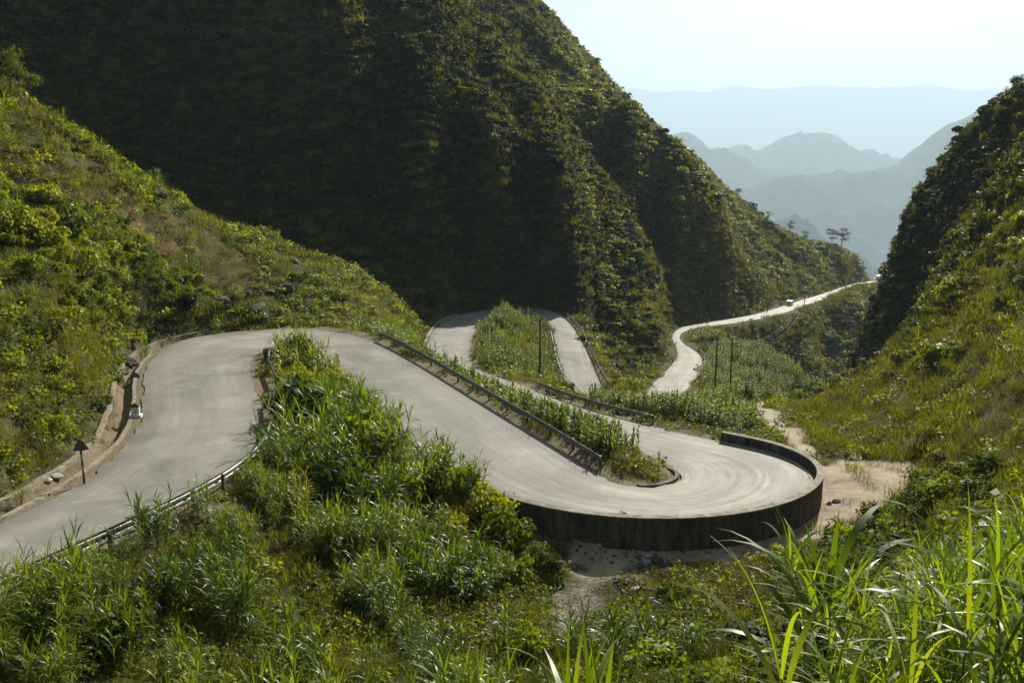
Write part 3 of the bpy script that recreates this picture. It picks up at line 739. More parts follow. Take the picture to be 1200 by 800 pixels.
# ---------------------------------------------------------------- distant mountains
def forest_far(name, c1, c2, sc_):
    m, nt, out = new_mat(name); L = nt.links.new
    tc = N(nt, 'ShaderNodeTexCoord'); n = noise_node(nt, sc_, 10, .65, tc.outputs['Object'])
    c = ramp(nt, n.outputs[0], [(.35, c1), (.65, c2)]); b = N(nt, 'ShaderNodeBsdfDiffuse'); L(c.outputs[0], b.inputs['Color']); L(b.outputs[0], out.inputs[0]); return m
FAR = forest_far('far_forest', (.02,.03,.012), (.07,.085,.04), .006)
def mountain(name, prof, d, front, back, jag, label=None, base=-154.):
    xs = np.arange(prof[0][0], prof[-1][0]+1e-6, 2.)
    ys = np.interp(xs, [p[0] for p in prof], [p[1] for p in prof])
    kk = np.array([.25,.5,.25]); 
    for _ in range(2): ys[1:-1] = np.convolve(ys, kk, 'same')[1:-1]
    pt = np.array([P(x, y, d/S) for x, y in zip(xs, ys)])
    wl_ = d*.03
    pt[:,2] += fbm(pt[:,0], pt[:,0]*0+d, wl_, 6, int(d), .6)*jag*d
    vs = np.concatenate([np.linspace(-1,0,46), np.linspace(0,1,14)[1:]])
    X = []; Y = []; Z = []
    for v in vs:
        w = front if v < 0 else back
        f = (1-abs(v))**1.0; f = f*.55+.45*(1-abs(v)**1.3)
        if abs(v) == 1: f = 0.
        x = pt[:,0]*(1+v*w/d*.0)+v*w*.12; y = pt[:,1]+v*w
        dn = ridged(x, y, d*.09, 5, 5)*d*.035*min(1, abs(v)*5)*(1-abs(v)**3)
        X.append(x); Y.append(y); Z.append(base+(pt[:,2]-base)*f+np.where(abs(v) < 1, dn-abs(v)*d*.01, 0))
    n = len(xs); m = len(vs); verts = np.stack([np.array(X).ravel(), np.array(Y).ravel(), np.array(Z).ravel()], 1)
    fs = [(j*n+i, j*n+i+1, (j+1)*n+i+1, (j+1)*n+i) for j in range(m-1) for i in range(n-1)]
    o = mesh_obj(name, verts, fs, FAR, smooth=True); tag(o, kind='structure'); return o
mountain('hill', [(830,340),(860,300),(893,262),(915,256),(936,255),(950,265),(962,277),(975,285),(992,293),(1010,310),(1040,330),(1100,360)], 4800, 900, 700, .0016, base=-860.)
mountain('mountain', [(700,300),(770,262),(820,238),(870,222),(895,210),(930,207),(975,203),(983,197),(995,203),(1040,196),(1060,190),(1072,177),(1090,160),(1110,146),(1130,139),(1150,127),(1175,117),(1205,108),(1260,95),(1330,120)], 7600, 2800, 1300, .0011, base=-1180.)
mountain('mountain', [(640,215),(740,190),(775,170),(788,158),(800,154),(812,157),(824,166),(832,177),(842,172),(855,178),(868,182),(880,190),(900,200),(940,210),(1000,215)], 9400, 2400, 1200, .0009, base=-1300.)
mountain('mountain', [(780,200),(835,185),(852,174),(866,169),(878,170),(884,177),(895,173),(905,168),(915,162),(930,157),(948,156),(962,155),(975,157),(985,162),(995,172),(1004,180),(1010,176),(1022,174),(1031,180),(1040,184),(1070,186),(1130,190),(1200,195)], 11200, 2800, 1300, .0009, base=-1400.)
mountain('mountain_range', [(560,112),(640,110),(700,108),(740,104),(765,108),(800,106),(830,109),(850,104),(862,100),(880,103),(900,104),(935,101),(950,99),(990,101),(1010,103),(1060,100),(1090,98),(1110,104),(1135,107),(1165,103),(1200,106),(1280,100),(1360,108)], 23000, 700, 500, .003, base=-1600.)

# ---------------------------------------------------------------- sky, sun, haze, camera
AZ, ELV = R(24), R(31)
world = bpy.data.worlds.new('World'); SC.world = world; world.use_nodes = True
nt = world.node_tree; nt.nodes.clear(); wo = nt.nodes.new('ShaderNodeOutputWorld'); bg = nt.nodes.new('ShaderNodeBackground')
sky = nt.nodes.new('ShaderNodeTexSky'); sky.sky_type = 'NISHITA'; sky.sun_disc = False; sky.sun_elevation = ELV; sky.sun_rotation = AZ
sky.altitude = 900; sky.air_density = 1.; sky.dust_density = 9.; sky.ozone_density = 1.
bg.inputs[1].default_value = .022
nt.links.new(sky.outputs[0], bg.inputs[0]); nt.links.new(bg.outputs[0], wo.inputs[0])
l = bpy.data.lights.new('sun', 'SUN'); l.energy = 5.; l.angle = R(.6); l.color = (1., .94, .80)
lo = bpy.data.objects.new('sun', l); COL.objects.link(lo)
sdir = Vector((math.sin(AZ)*math.cos(ELV), math.cos(AZ)*math.cos(ELV), math.sin(ELV))); lo.rotation_euler = sdir.to_track_quat('Z','Y').to_euler()
hz = MB(); hz.box((0, 0, (2200-1901)/2), 49600, 49600, 2200+1901)
m, nt, out = new_mat('haze_air'); pv = N(nt, 'ShaderNodeVolumePrincipled')
pv.inputs['Color'].default_value = (.64,.81,.985,1); pv.inputs['Density'].default_value = .000095; pv.inputs['Anisotropy'].default_value = .12
nt.links.new(pv.outputs[0], out.inputs['Volume'])
haze = hz.build('haze', m); tag(haze, kind='stuff')
c = bpy.data.cameras.new('camera'); c.lens = 30; c.sensor_width = 36; c.clip_end = 60000; c.clip_start = .05
co = bpy.data.objects.new('camera', c); COL.objects.link(co); co.location = (0,0,0); co.rotation_euler = (R(90)-PIT, 0, 0); SC.camera = co
SC.view_settings.view_transform = 'Standard'; SC.view_settings.look = 'None'; SC.view_settings.exposure = 1.25; SC.view_settings.gamma = 1
SC.render.engine = 'CYCLES'; cy = SC.cycles
cy.max_bounces = 5; cy.diffuse_bounces = 2; cy.glossy_bounces = 1; cy.transmission_bounces = 3; cy.volume_bounces = 1; cy.transparent_max_bounces = 6
cy.use_denoising = True; cy.caustics_reflective = False; cy.caustics_refractive = False; cy.sample_clamp_indirect = 4
# ---------------------------------------------------------------- vegetation: materials
def leaf_mat(name, stops, trans=(1.25,1.25,.45), tfac=.42, rough=.42, spec=.35, wscale=.12):
    """stops: leaf colours spread over individuals and over the hillside"""
    m, nt, out = new_mat(name); L = nt.links.new
    oi = N(nt, 'ShaderNodeObjectInfo'); n = noise_node(nt, wscale, 4, .6, oi.outputs['Location'])
    ge = N(nt, 'ShaderNodeNewGeometry')
    a = N(nt, 'ShaderNodeMath', operation='MULTIPLY_ADD'); L(oi.outputs['Random'], a.inputs[0]); a.inputs[1].default_value = .45; L(n.outputs[0], a.inputs[2])
    b_ = N(nt, 'ShaderNodeMath', operation='MULTIPLY_ADD'); L(ge.outputs['Random Per Island'], b_.inputs[0]); b_.inputs[1].default_value = .28; L(a.outputs[0], b_.inputs[2])
    c_ = N(nt, 'ShaderNodeMath', operation='SUBTRACT'); L(b_.outputs[0], c_.inputs[0]); c_.inputs[1].default_value = .36
    c = ramp(nt, c_.outputs[0], stops)
    b = N(nt, 'ShaderNodeBsdfPrincipled'); b.inputs['Roughness'].default_value = rough; b.inputs['Specular IOR Level'].default_value = spec
    L(c.outputs[0], b.inputs['Base Color'])
    t = N(nt, 'ShaderNodeBsdfTranslucent'); tc = mix(nt, 1., c.outputs[0], trans, 'MULTIPLY'); L(tc, t.inputs['Color'])
    ms_ = N(nt, 'ShaderNodeMixShader'); ms_.inputs[0].default_value = tfac; L(b.outputs[0], ms_.inputs[1]); L(t.outputs[0], ms_.inputs[2]); L(ms_.outputs[0], out.inputs[0])
    return m
M_CANE = leaf_mat('cane_leaf', [(.1,(.030,.06,.007)),(.4,(.068,.12,.010)),(.65,(.125,.18,.014)),(.95,(.21,.20,.04))], (2.3,2.1,.3), .4, .42, .3)
M_MAIZE = leaf_mat('maize_leaf', [(.1,(.03,.055,.006)),(.4,(.065,.105,.009)),(.65,(.115,.155,.012)),(.9,(.18,.185,.025))], (2.3,2.1,.3), .42, .5, .2)
M_BUSH = leaf_mat('bush_leaf', [(.1,(.014,.027,.006)),(.35,(.032,.053,.009)),(.55,(.070,.095,.012)),(.78,(.12,.14,.015)),(.98,(.15,.12,.03))], (2.1,1.9,.3), .34, .6, .15)
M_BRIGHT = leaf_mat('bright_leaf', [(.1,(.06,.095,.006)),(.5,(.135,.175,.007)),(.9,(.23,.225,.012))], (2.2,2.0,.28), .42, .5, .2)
M_FAR = leaf_mat('mountain_leaf', [(.1,(.005,.014,.012)),(.35,(.013,.029,.017)),(.6,(.042,.060,.018)),(.8,(.10,.105,.020)),(.98,(.14,.125,.03))], (1.9,1.7,.35), .24, .7, .08, .018)  # darkest stops deepened and blued: mountain shade partly painted into the leaf colour
M_GRASS = leaf_mat('grass_blade', [(.1,(.035,.045,.007)),(.4,(.085,.095,.010)),(.65,(.145,.15,.018)),(.95,(.19,.165,.045))], (2.1,1.9,.35), .38, .6, .12, .09)
M_BROWN = leaf_mat('dry_grass', [(.1,(.055,.05,.02)),(.5,(.105,.088,.035)),(.9,(.16,.135,.06))], (1.5,1.4,.6), .38, .6, .15, .09)
M_HERB = leaf_mat('herb_leaf', [(.1,(.022,.034,.006)),(.5,(.065,.082,.009)),(.9,(.14,.13,.015))], (2.1,1.95,.3), .36, .55, .15, .09)
M_STALK = simple_mat('cane_stalk', (.06,.08,.025), (.14,.15,.06), 4., .6, 0)
M_BARK = simple_mat('bark', (.05,.04,.03), (.11,.09,.07), 5., .9, .3)

# ---------------------------------------------------------------- plant meshes
def np_mesh(name, V, F, mat, mi=None, mats=None):
    me_ = bpy.data.meshes.new(name); V = np.asarray(V, np.float32); F = np.asarray(F, np.int32)
    me_.vertices.add(len(V)); me_.vertices.foreach_set('co', V.ravel())
    me_.loops.add(F.size); me_.loops.foreach_set('vertex_index', F.ravel())
    me_.polygons.add(len(F)); me_.polygons.foreach_set('loop_start', (np.arange(len(F))*F.shape[1]).astype(np.int32))
    for m in (mats or [mat]): me_.materials.append(m)
    if mi is not None: me_.polygons.foreach_set('material_index', np.asarray(mi, np.int32))
    me_.update(calc_edges=True); return me_
class Leaves:
    def __init__(s): s.v = []; s.f = []
    def blade(s, base, az, L_, w, up0, droop, nseg=5, fold=.0, twist=0.):
        """arching blade: starts at angle up0 above horizontal, bends down by droop radians"""
        p = np.array(base, float); n0 = len(s.v); ca, sa = math.cos(az), math.sin(az)
        for i in range(nseg+1):
            t = i/nseg; a = up0-droop*t**1.4
            ww = w*(.35+.65*min(1, t*4))*(1-t**2.2)**.8 if i < nseg else .002
            tw = twist*t; sx, sy, sz = -sa*math.cos(tw), ca*math.cos(tw), math.sin(tw)
            s.v.append((p[0]+sx*ww/2, p[1]+sy*ww/2, p[2]+sz*ww/2+fold*ww)); s.v.append((p[0]-sx*ww/2, p[1]-sy*ww/2, p[2]-sz*ww/2+fold*ww))
            if i < nseg:
                f = n0+2*i; s.f.append((f, f+1, f+3, f+2))
            st_ = L_/nseg; p = p+np.array([ca*math.cos(a)*st_, sa*math.cos(a)*st_, math.sin(a)*st_])
    def stalk(s, p0, p1, r0, r1, n=4):
        p0 = np.array(p0, float); p1 = np.array(p1, float); b = len(s.v)
        for p, r in ((p0, r0), (p1, r1)):
            for k in range(n):
                a = 2*math.pi*k/n; s.v.append((p[0]+r*math.cos(a), p[1]+r*math.sin(a), p[2]))
        for k in range(n): s.f.append((b+k, b+(k+1)%n, b+n+(k+1)%n, b+n+k))
def cane_parts(seed, n, H0, H1, spread, leafL, leafW, per=11, nseg=5, erect=1.0, lean=.22):
    r = random.Random(seed); Lv = Leaves(); St = Leaves()
    for i in range(n):
        a = r.uniform(0, 6.28); rr_ = spread*math.sqrt(r.random()); x, y = rr_*math.cos(a), rr_*math.sin(a)
        h = r.uniform(H0, H1); lx = math.cos(a)*lean*h*r.uniform(.3,1)+r.uniform(-.1,.1)*h; ly = math.sin(a)*lean*h*r.uniform(.3,1)+r.uniform(-.1,.1)*h
        St.stalk((x,y,-.15), (x+lx*.5, y+ly*.5, h*.5), .016, .012); St.stalk((x+lx*.5, y+ly*.5, h*.5), (x+lx, y+ly, h), .012, .005)
        az = r.uniform(0, 6.28)
        for k in range(per):
            t = .12+.85*(k+.5)/per; az += 2.4+r.uniform(-.5,.5)
            b = (x+lx*t, y+ly*t, h*t); ll = leafL*r.uniform(.7,1.15)*(.75+.4*math.sin(t*3.0)); 
            Lv.blade(b, az, ll, leafW*r.uniform(.8,1.2), erect*r.uniform(.75,1.1), r.uniform(1.1,2.5), nseg, .1, r.uniform(-.9,.9))
        for k in range(3): Lv.blade((x+lx, y+ly, h*.97), r.uniform(0,6.28), leafL*.8, leafW*.8, 1.35, r.uniform(.3,1.2), nseg, .1, r.uniform(-.5,.5))
    return Lv, St
def bush_mesh(name, seed, nleaf, leaf, mat, flat=.85, blobs=8, aspect=1.6, link=None):
    """unit-radius shrub: leaf-sized faces through several lumps of a crown"""
    r = np.random.default_rng(seed)
    c = np.stack([r.uniform(-.55,.55,blobs), r.uniform(-.55,.55,blobs), r.uniform(.25,.85,blobs)*flat], 1); cr = r.uniform(.28,.5,blobs)
    k = r.integers(0, blobs, nleaf); d = r.normal(size=(nleaf,3)); d /= np.linalg.norm(d, axis=1)[:,None]; d[:,2] = np.where(d[:,2] < -.3, -d[:,2], d[:,2])
    rad_ = cr[k]*r.uniform(.55,1.12,nleaf)**.7; p = c[k]+d*rad_[:,None]; p[:,2] = np.maximum(p[:,2], -.05)
    nrm = d+r.normal(size=(nleaf,3))*.55; nrm /= np.linalg.norm(nrm, axis=1)[:,None]
    t = np.cross(nrm, r.normal(size=(nleaf,3))); t /= np.linalg.norm(t, axis=1)[:,None]; b = np.cross(nrm, t)
    s = leaf*r.uniform(.6,1.3,nleaf)[:,None]
    V = np.stack([p-t*s*aspect/2, p+b*s/2-nrm*s*.12, p+t*s*aspect/2, p-b*s/2-nrm*s*.12], 1).reshape(-1,3)
    return np_mesh(name, V, np.arange(nleaf*4).reshape(-1,4), mat)
def patch_mesh(name, seed, n, rad_, h0, h1, w, mat, broad=0, blade_seg=2):
    r = random.Random(seed); Lv = Leaves()
    for i in range(n):
        a = r.uniform(0,6.28); q = rad_*math.sqrt(r.random()); Lv.blade((q*math.cos(a), q*math.sin(a), -.03), r.uniform(0,6.28), r.uniform(h0,h1), w*r.uniform(.7,1.3), r.uniform(.8,1.5), r.uniform(.2,1.6), blade_seg, 0, r.uniform(-1,1))
    me_ = np_mesh(name, Lv.v, Lv.f, mat)
    return me_
def herb_mesh(name, seed, n, rad_, h, leaf, mat):
    r = np.random.default_rng(seed); a = r.uniform(0,6.28,n); q = rad_*np.sqrt(r.random(n)); bump = .5+.5*np.sin(q*7+seed)*np.cos(a*3)
    p = np.stack([q*np.cos(a), q*np.sin(a), h*r.random(n)**.6*(.35+.65*bump)], 1)
    nrm = r.normal(size=(n,3))*.6+np.array([0,0,1.]); nrm /= np.linalg.norm(nrm, axis=1)[:,None]
    t = np.cross(nrm, r.normal(size=(n,3))); t /= np.linalg.norm(t, axis=1)[:,None]; b = np.cross(nrm, t); s = leaf*r.uniform(.6,1.4,n)[:,None]
    V = np.stack([p-t*s*.8, p+b*s*.45-nrm*s*.1, p+t*s*.8, p-b*s*.45-nrm*s*.1], 1).reshape(-1,3)
    return np_mesh(name, V, np.arange(n*4).reshape(-1,4), mat)

# ---------------------------------------------------------------- scattering
LIB = 0
def scatter(name, label, meshes, pos, yaw, scale, idx, tilt=None):
    """one countless mass: a point per plant, instanced with geometry nodes"""
    global LIB
    coll = bpy.data.collections.new('plants_%02d' % LIB); LIB += 1
    for i, m in enumerate(meshes):
        o = bpy.data.objects.new('kind_%02d_%02d' % (LIB, i), m); coll.objects.link(o)
    n = len(pos); pm = bpy.data.meshes.new(name); pm.vertices.add(n); pm.vertices.foreach_set('co', np.asarray(pos, np.float32).ravel())
    rot = np.zeros((n,3), np.float32); rot[:,2] = yaw
    if tilt is not None: rot[:,:2] = tilt
    a = pm.attributes.new('rot', 'FLOAT_VECTOR', 'POINT'); a.data.foreach_set('vector', rot.ravel())
    sc3 = np.asarray(scale, np.float32); sc3 = np.repeat(sc3[:,None], 3, 1) if sc3.ndim == 1 else sc3
    a = pm.attributes.new('scl', 'FLOAT_VECTOR', 'POINT'); a.data.foreach_set('vector', sc3.ravel())
    a = pm.attributes.new('pick', 'INT', 'POINT'); a.data.foreach_set('value', np.asarray(idx, np.int32))
    pm.update(); o = bpy.data.objects.new(name, pm); COL.objects.link(o)
    ng = bpy.data.node_groups.new(name, 'GeometryNodeTree')
    ng.interface.new_socket(name='Geometry', in_out='INPUT', socket_type='NodeSocketGeometry'); ng.interface.new_socket(name='Geometry', in_out='OUTPUT', socket_type='NodeSocketGeometry')
    gi = ng.nodes.new('NodeGroupInput'); go = ng.nodes.new('NodeGroupOutput'); ci = ng.nodes.new('GeometryNodeCollectionInfo'); ci.inputs['Collection'].default_value = coll
    ci.inputs['Separate Children'].default_value = True; ci.inputs['Reset Children'].default_value = True
    ip = ng.nodes.new('GeometryNodeInstanceOnPoints'); ip.inputs['Pick Instance'].default_value = True
    def na(nm, dt): q = ng.nodes.new('GeometryNodeInputNamedAttribute'); q.data_type = dt; q.inputs['Name'].default_value = nm; return [s_ for s_ in q.outputs if s_.enabled and s_.name == 'Attribute'][0]
    L = ng.links.new
    L(gi.outputs[0], ip.inputs['Points']); L(ci.outputs[0], ip.inputs['Instance']); L(na('pick','INT'), ip.inputs['Instance Index'])
    L(na('rot','FLOAT_VECTOR'), ip.inputs['Rotation']); L(na('scl','FLOAT_VECTOR'), ip.inputs['Scale']); L(ip.outputs[0], go.inputs[0])
    md = o.modifiers.new('scatter', 'NODES'); md.node_group = ng
    tag(o, label, name.replace('_',' '), None, 'stuff'); return o

# what can be seen, cell by cell, on the terrain lattice
FRN = 1000; Zf = Z2[:FRN]; Rf = RR[:FRN]; Tf = TH[:FRN]
El = Zf/Rf; Mx = np.maximum.accumulate(El, 1); Mx = np.concatenate([np.full((FRN,1), -9.), Mx[:,:-1]], 1)
dR = np.gradient(rr)[None,:]; dT = (th[1]-th[0]); slope = np.gradient(Zf, axis=1)/dR
slt = np.gradient(Zf, axis=0)/(Rf*dT); AREA = Rf*dT*dR*np.sqrt(1+slope**2+slt**2)
steep = np.sqrt(slope**2+slt**2)
G = dict(X=TX.reshape(NT,NR)[:FRN], Y=TY.reshape(NT,NR)[:FRN], D=TD.reshape(NT,NR)[:FRN], S=TSD.reshape(NT,NR)[:FRN], ST=TST.reshape(NT,NR)[:FRN], F=TDF.reshape(NT,NR)[:FRN])
PXg, PYg, DEg = proj(G['X'], G['Y'], Zf)
def seen(h, margin=1.2): return ((Zf+h+margin)/Rf > Mx) & (PXg > -90) & (PXg < 1350) & (PYg < 1000) & (PYg > -140)
MEDN = fbm(G['X'], G['Y'], 6., 3, 101); BIGN = fbm(G['X'], G['Y'], 28., 3, 102); FINN = fbm(G['X'], G['Y'], 2.2, 2, 103)
def pick(dens, h, maxn=10**9):
    lam = AREA*dens*seen(h); n = rng.poisson(lam); i, j = np.nonzero(n); c = n[i,j]; i = np.repeat(i, c); j = np.repeat(j, c)
    if len(i) > maxn: s = rng.choice(len(i), maxn, replace=False); i = i[s]; j = j[s]
    fi_ = np.clip(i+rng.uniform(-.5,.5,len(i)), 0, FRN-1.001); fj = np.clip(j+rng.uniform(-.5,.5,len(j)), 0, NR-1.001)
    ii = fi_.astype(int); jj = fj.astype(int); a = fi_-ii; b = fj-jj
    z = (Zf[ii,jj]*(1-a)+Zf[ii+1,jj]*a)*(1-b)+(Zf[ii,jj+1]*(1-a)+Zf[ii+1,jj+1]*a)*b
    t = th[ii]+a*dT; r = rr[jj]*(1-b)+rr[jj+1]*b
    return i, j, np.stack([r*np.sin(t), r*np.cos(t), z], 1)
def zone_plan(poly): return in_poly(G['X'], G['Y'], [tuple(p[:2]) for p in poly])
def xy(pp): return [tuple(P(*q)[:2]) for q in pp]
ZISL = zone_plan([EL[i] for i in range(st(15.2), st(38), 2)]) & (G['D'] > .7)                       # bank between the two middle lanes
ZLOOP = zone_plan([ER[i] for i in range(st(37.5), st(52.6), 2)]) & (G['D'] > .5)                  # island inside the upper loop
ZGUL = zone_plan([ER[i] for i in list(range(st(5.6), st(20.3), 2))]) & (G['D'] > .6)              # gully inside the first bend
ZBED = in_poly(G['X'], G['Y'], xy([(688,484,60.5),(735,497,57.3),(790,508,55.8),(830,518,54),(852,527,52.4),(888,508,57),(905,498,59),(862,468,82),(830,462,90),(770,470,82),(718,478,72)])) & (G['D'] > .9) & (G['F'] > .6)
ZFLD = in_poly(G['X'], G['Y'], xy([(812,452,112),(822,425,121),(845,405,148),(825,392,158),(815,404,145),(860,408,150),(885,422,145),(925,440,132),(960,462,118),(940,484,98),(880,478,93),(830,468,97)])) & (G['D'] > .8)
ROADCLR = sstep(.3, 1.3, G['D'])*(G['F'] > .15)
FORE = (Rf < 46) & (PYg > 560) & ~ZGUL
NEARR = (Rf < 24) & (PXg > 820) & (G['Y'] < 24)
SHOULD = (G['D'] < 1.5) & (Rf < 120)
SLOPE_L = (PXg < 520) & (G['Y'] > 20) & (G['ST'] < 16) & (G['S'] < 0) & (Rf < 122)
RIGHT = (PXg > 880) & (Rf > 40) & (Rf < 130)
MTN = Rf > 118
GRAV = poly_dist(G['X'], G['Y'], FRONTDIRT)

# -- ground cover: short grass and herbs everywhere near
gk = [patch_mesh('g', 1, 90, .55, .12, .36, .026, M_GRASS), patch_mesh('g', 2, 70, .55, .18, .6, .03, M_GRASS), patch_mesh('g', 3, 80, .5, .15, .45, .02, M_BROWN),
      herb_mesh('h', 4, 130, .55, .34, .09, M_HERB), herb_mesh('h', 5, 110, .55, .46, .11, M_BRIGHT), herb_mesh('h', 6, 150, .6, .25, .07, M_HERB)]
base_d = np.interp(Rf, [3,25,45,70,110,135,160], [9.,5.,2.3,1.3,.8,.35,0.])
DITCH = (G['S'] < 0) & (G['ST'] < 10.8) & (G['D'] < 2.3)
dens = base_d*np.where(DITCH, .08, 1)*np.where(G['F'] < .15, .05*(G['D'] > 1), sstep(.3, 1.3, G['D']))*np.where(GRAV < .5, .12, 1)*np.where(SHOULD & (FINN < .1), .35, 1.)*np.where(MEDN > -.45, 1, .7)
i, j, p = pick(dens, .3); br = np.clip(attrs_brown[i*NR+j] if False else 0, 0, 1)
brn = (me.attributes['brown'].data); barr = np.empty(len(me.vertices), np.float32); brn.foreach_get('value', barr); bw = barr[:NT*NR].reshape(NT,NR)[i,j]
rnd = rng.random(len(p)); dry = (bw*.7 > rng.random(len(p))); hb = (MEDN[i,j]+.35*rng.normal(size=len(p)) > .05) & ~((PXg[i,j] > 930) & (Rf[i,j] > 38) & (rng.random(len(p)) < .8))
idx = np.where(dry, 2, np.where(hb, rng.integers(3,6,len(p)), rng.integers(0,2,len(p))))
scl = np.interp(Rf[i,j], [5,14,30,60,110,150], [.5,.62,.95,1.3,1.8,2.3])*rng.uniform(.7,1.35,len(p))
print('ground cover', len(p)); scatter('grass', 'short grass and low herbs covering the slopes', gk, p, rng.uniform(0,6.28,len(p)), scl, idx)

# -- undergrowth on the mountains
fk = [bush_mesh('u', 31+q, 230, .17+.02*q, M_FAR, .8, 7) for q in range(4)]+[bush_mesh('u', 41, 200, .2, M_BUSH, .9, 6), bush_mesh('u', 43, 200, .16, M_BRIGHT, .6, 8)]
fs_ = .52+Rf*.0017
cover = np.where(MEDN+.8*BIGN > -.55, 1., .35)
dens = np.where(MTN, cover*.8/(fs_*.72)**2, 0)*sstep(1.5, 5., G['D'])*(~ZFLD)
dens *= np.where(Rf > 560, .5, 1)
i, j, p = pick(dens, 2.); s_ = fs_[i,j]*rng.lognormal(0,.38,len(p))*np.interp(G['D'][i,j],[2,14],[.45,1.]); sc3 = np.stack([s_, s_, s_*rng.uniform(.45,.95,len(p))], 1)
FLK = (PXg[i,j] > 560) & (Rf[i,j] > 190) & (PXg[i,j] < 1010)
gl = (BIGN[i,j] > .12) | (FLK & (BIGN[i,j]+.5*MEDN[i,j] > -.12))  # extra bright leaves on the flank: meadow patches plus sunlight painted by colour
SHF = (PXg[i,j] < 640) & (PYg[i,j] < 365) & (Rf[i,j] > 118)  # shaded face: only the dark bluish leaves, its shade deepened by colour
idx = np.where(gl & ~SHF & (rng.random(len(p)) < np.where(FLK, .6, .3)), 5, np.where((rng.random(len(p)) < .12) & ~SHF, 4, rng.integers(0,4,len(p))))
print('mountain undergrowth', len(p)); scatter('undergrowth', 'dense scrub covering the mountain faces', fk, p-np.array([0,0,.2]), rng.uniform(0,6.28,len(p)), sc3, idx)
# pale grassy tufts between the scrub
tk = [patch_mesh('t', 51, 70, .9, .5, 1.2, .07, M_GRASS), patch_mesh('t', 52, 60, .9, .4, 1., .07, M_BROWN), herb_mesh('t', 53, 90, 1., .5, .2, M_HERB)]
dens = np.where((Rf > 105), .22*np.interp(Rf, [105,200,400,600], [1.2,1,.5,.25]), 0)*sstep(.5, 2., G['D'])
i, j, p = pick(dens, .6); print('tufts', len(p)); scatter('grass', 'rough grass between the scrub on the mountains', tk, p, rng.uniform(0,6.28,len(p)), np.interp(Rf[i,j],[100,300,600],[1.,1.8,3.])*rng.uniform(.6,1.3,len(p)), rng.integers(0,3,len(p)))

# -- individuals: shrubs, canes, maize, tall foreground grass
def hide_mesh_child(name, m, parent): o = bpy.data.objects.new(name, m); COL.objects.link(o); o.parent = parent; return o
def plant(kind, parts, loc, rz, s, label, cat, group, tilt=(0,0)):
    """parts: [(name, mesh)] - the first is the thing's own mesh when alone"""
    if len(parts) == 1:
        o = bpy.data.objects.new(kind, parts[0][1]); COL.objects.link(o)
    else:
        o = bpy.data.objects.new(kind, None); COL.objects.link(o)
        for nm, m in parts: hide_mesh_child(nm, m, o)
    o.location = loc; o.rotation_euler = (tilt[0], tilt[1], rz); o.scale = s if hasattr(s, '__len__') else (s,s,s); tag(o, label, cat, group); return o
def split_by_size(p, size, K):
    """indices of the K plants that show largest, then the others"""
    q = size/np.linalg.norm(p, axis=1); px, py, de = proj(p[:,0], p[:,1], p[:,2]); q = q*np.where((px > -10) & (px < 1210) & (py > -10) & (py < 830), 1, .02)
    o = np.argsort(-q); return o[:K], o[K:]
def region(px, py, r, x):
    if x is not None: return x
bushk = [bush_mesh('foliage', 61+q, 620, .085+.012*q, [M_BUSH,M_BUSH,M_BRIGHT,M_BUSH,M_BUSH][q], [.8,.95,.75,1.1,.7][q], [9,7,10,8,12][q]) for q in range(5)]
def stem_mesh(seed):
    k = MB(); r = random.Random(seed)
    for q in range(5):
        a = r.uniform(0,6.28); k.tube([(0,0,-.2),(math.cos(a)*.12,math.sin(a)*.12,.25),(math.cos(a)*.38,math.sin(a)*.38,.7)], [.03,.022,.008], 5)
    m = bpy.data.meshes.new('stems'); m.from_pydata([tuple(v) for v in k.v], [], k.f); m.materials.append(M_BARK); return m
stemk = [stem_mesh(q) for q in range(3)]
bsz = np.where(SLOPE_L, .62, np.where(RIGHT, .85, .6))
bd = np.zeros_like(Rf)
lush = (MEDN*.7+BIGN > .0)
bd = np.where(SLOPE_L, np.where(bw_ := (barr[:NT*NR].reshape(NT,NR)[:FRN] > .5), .015, .08)*np.where(lush, 1.6, .4), bd)
lefttop = in_poly(PXg, PYg, [(-60,225),(60,235),(140,290),(230,320),(260,370),(200,395),(150,430),(90,470),(20,540),(-60,560)]) & SLOPE_L
bd = np.where(lefttop, np.where(PYg < 400, .34, .10), bd)
lefttop2 = in_poly(PXg, PYg, [(-60,215),(60,228),(140,285),(230,318),(250,350),(100,330),(-60,330)]) & SLOPE_L
bd = np.where(lefttop2, .75, bd)
ridgeR = in_poly(PXg, PYg, [(985,470),(1020,430),(1060,400),(1100,330),(1160,250),(1230,170),(1260,210),(1230,330),(1130,420),(1060,450)]) & RIGHT
bd = np.where(RIGHT, np.where((MEDN > .3) & (PYg < 400), .05, .006), bd); bd = np.where(ridgeR, .15, bd)
bd = np.where(RIGHT & (Rf > 98*S), .55, bd)
spurlow = (Rf > 95) & (Rf < 122) & (PXg > 500) & (PXg < 900); bd = np.where(spurlow, .35, bd)
between = (~SLOPE_L) & (~RIGHT) & (Rf > 40) & (Rf <= 95); bd = np.where(between, .06, bd)
bd = np.where(FORE, np.where(lush, .16, .07), bd); bd = np.where(ZGUL & (G['D'] > 1.6) & ~((G['ST'] < 12.8) & (G['D'] < 3.6) & (PYg < 560)), .42, bd); bd = np.where(ZISL | ZBED | ZFLD, .05, bd); bd = np.where(ZLOOP, .15, bd)
deepd = in_poly(PXg, PYg, [(545,560),(600,590),(680,650),(620,690),(560,660),(520,600)]); bd = np.where(deepd, .7, bd); pit = in_poly(PXg, PYg, [(330,560),(480,560),(600,600),(560,650),(500,690),(400,680),(340,620)]); bd = np.where(pit, .8, bd)
lowR = in_poly(PXg, PYg, [(1010,590),(1080,560),(1230,560),(1230,680),(1060,700),(960,690),(960,650)]); bd = np.where(lowR, .5, bd)
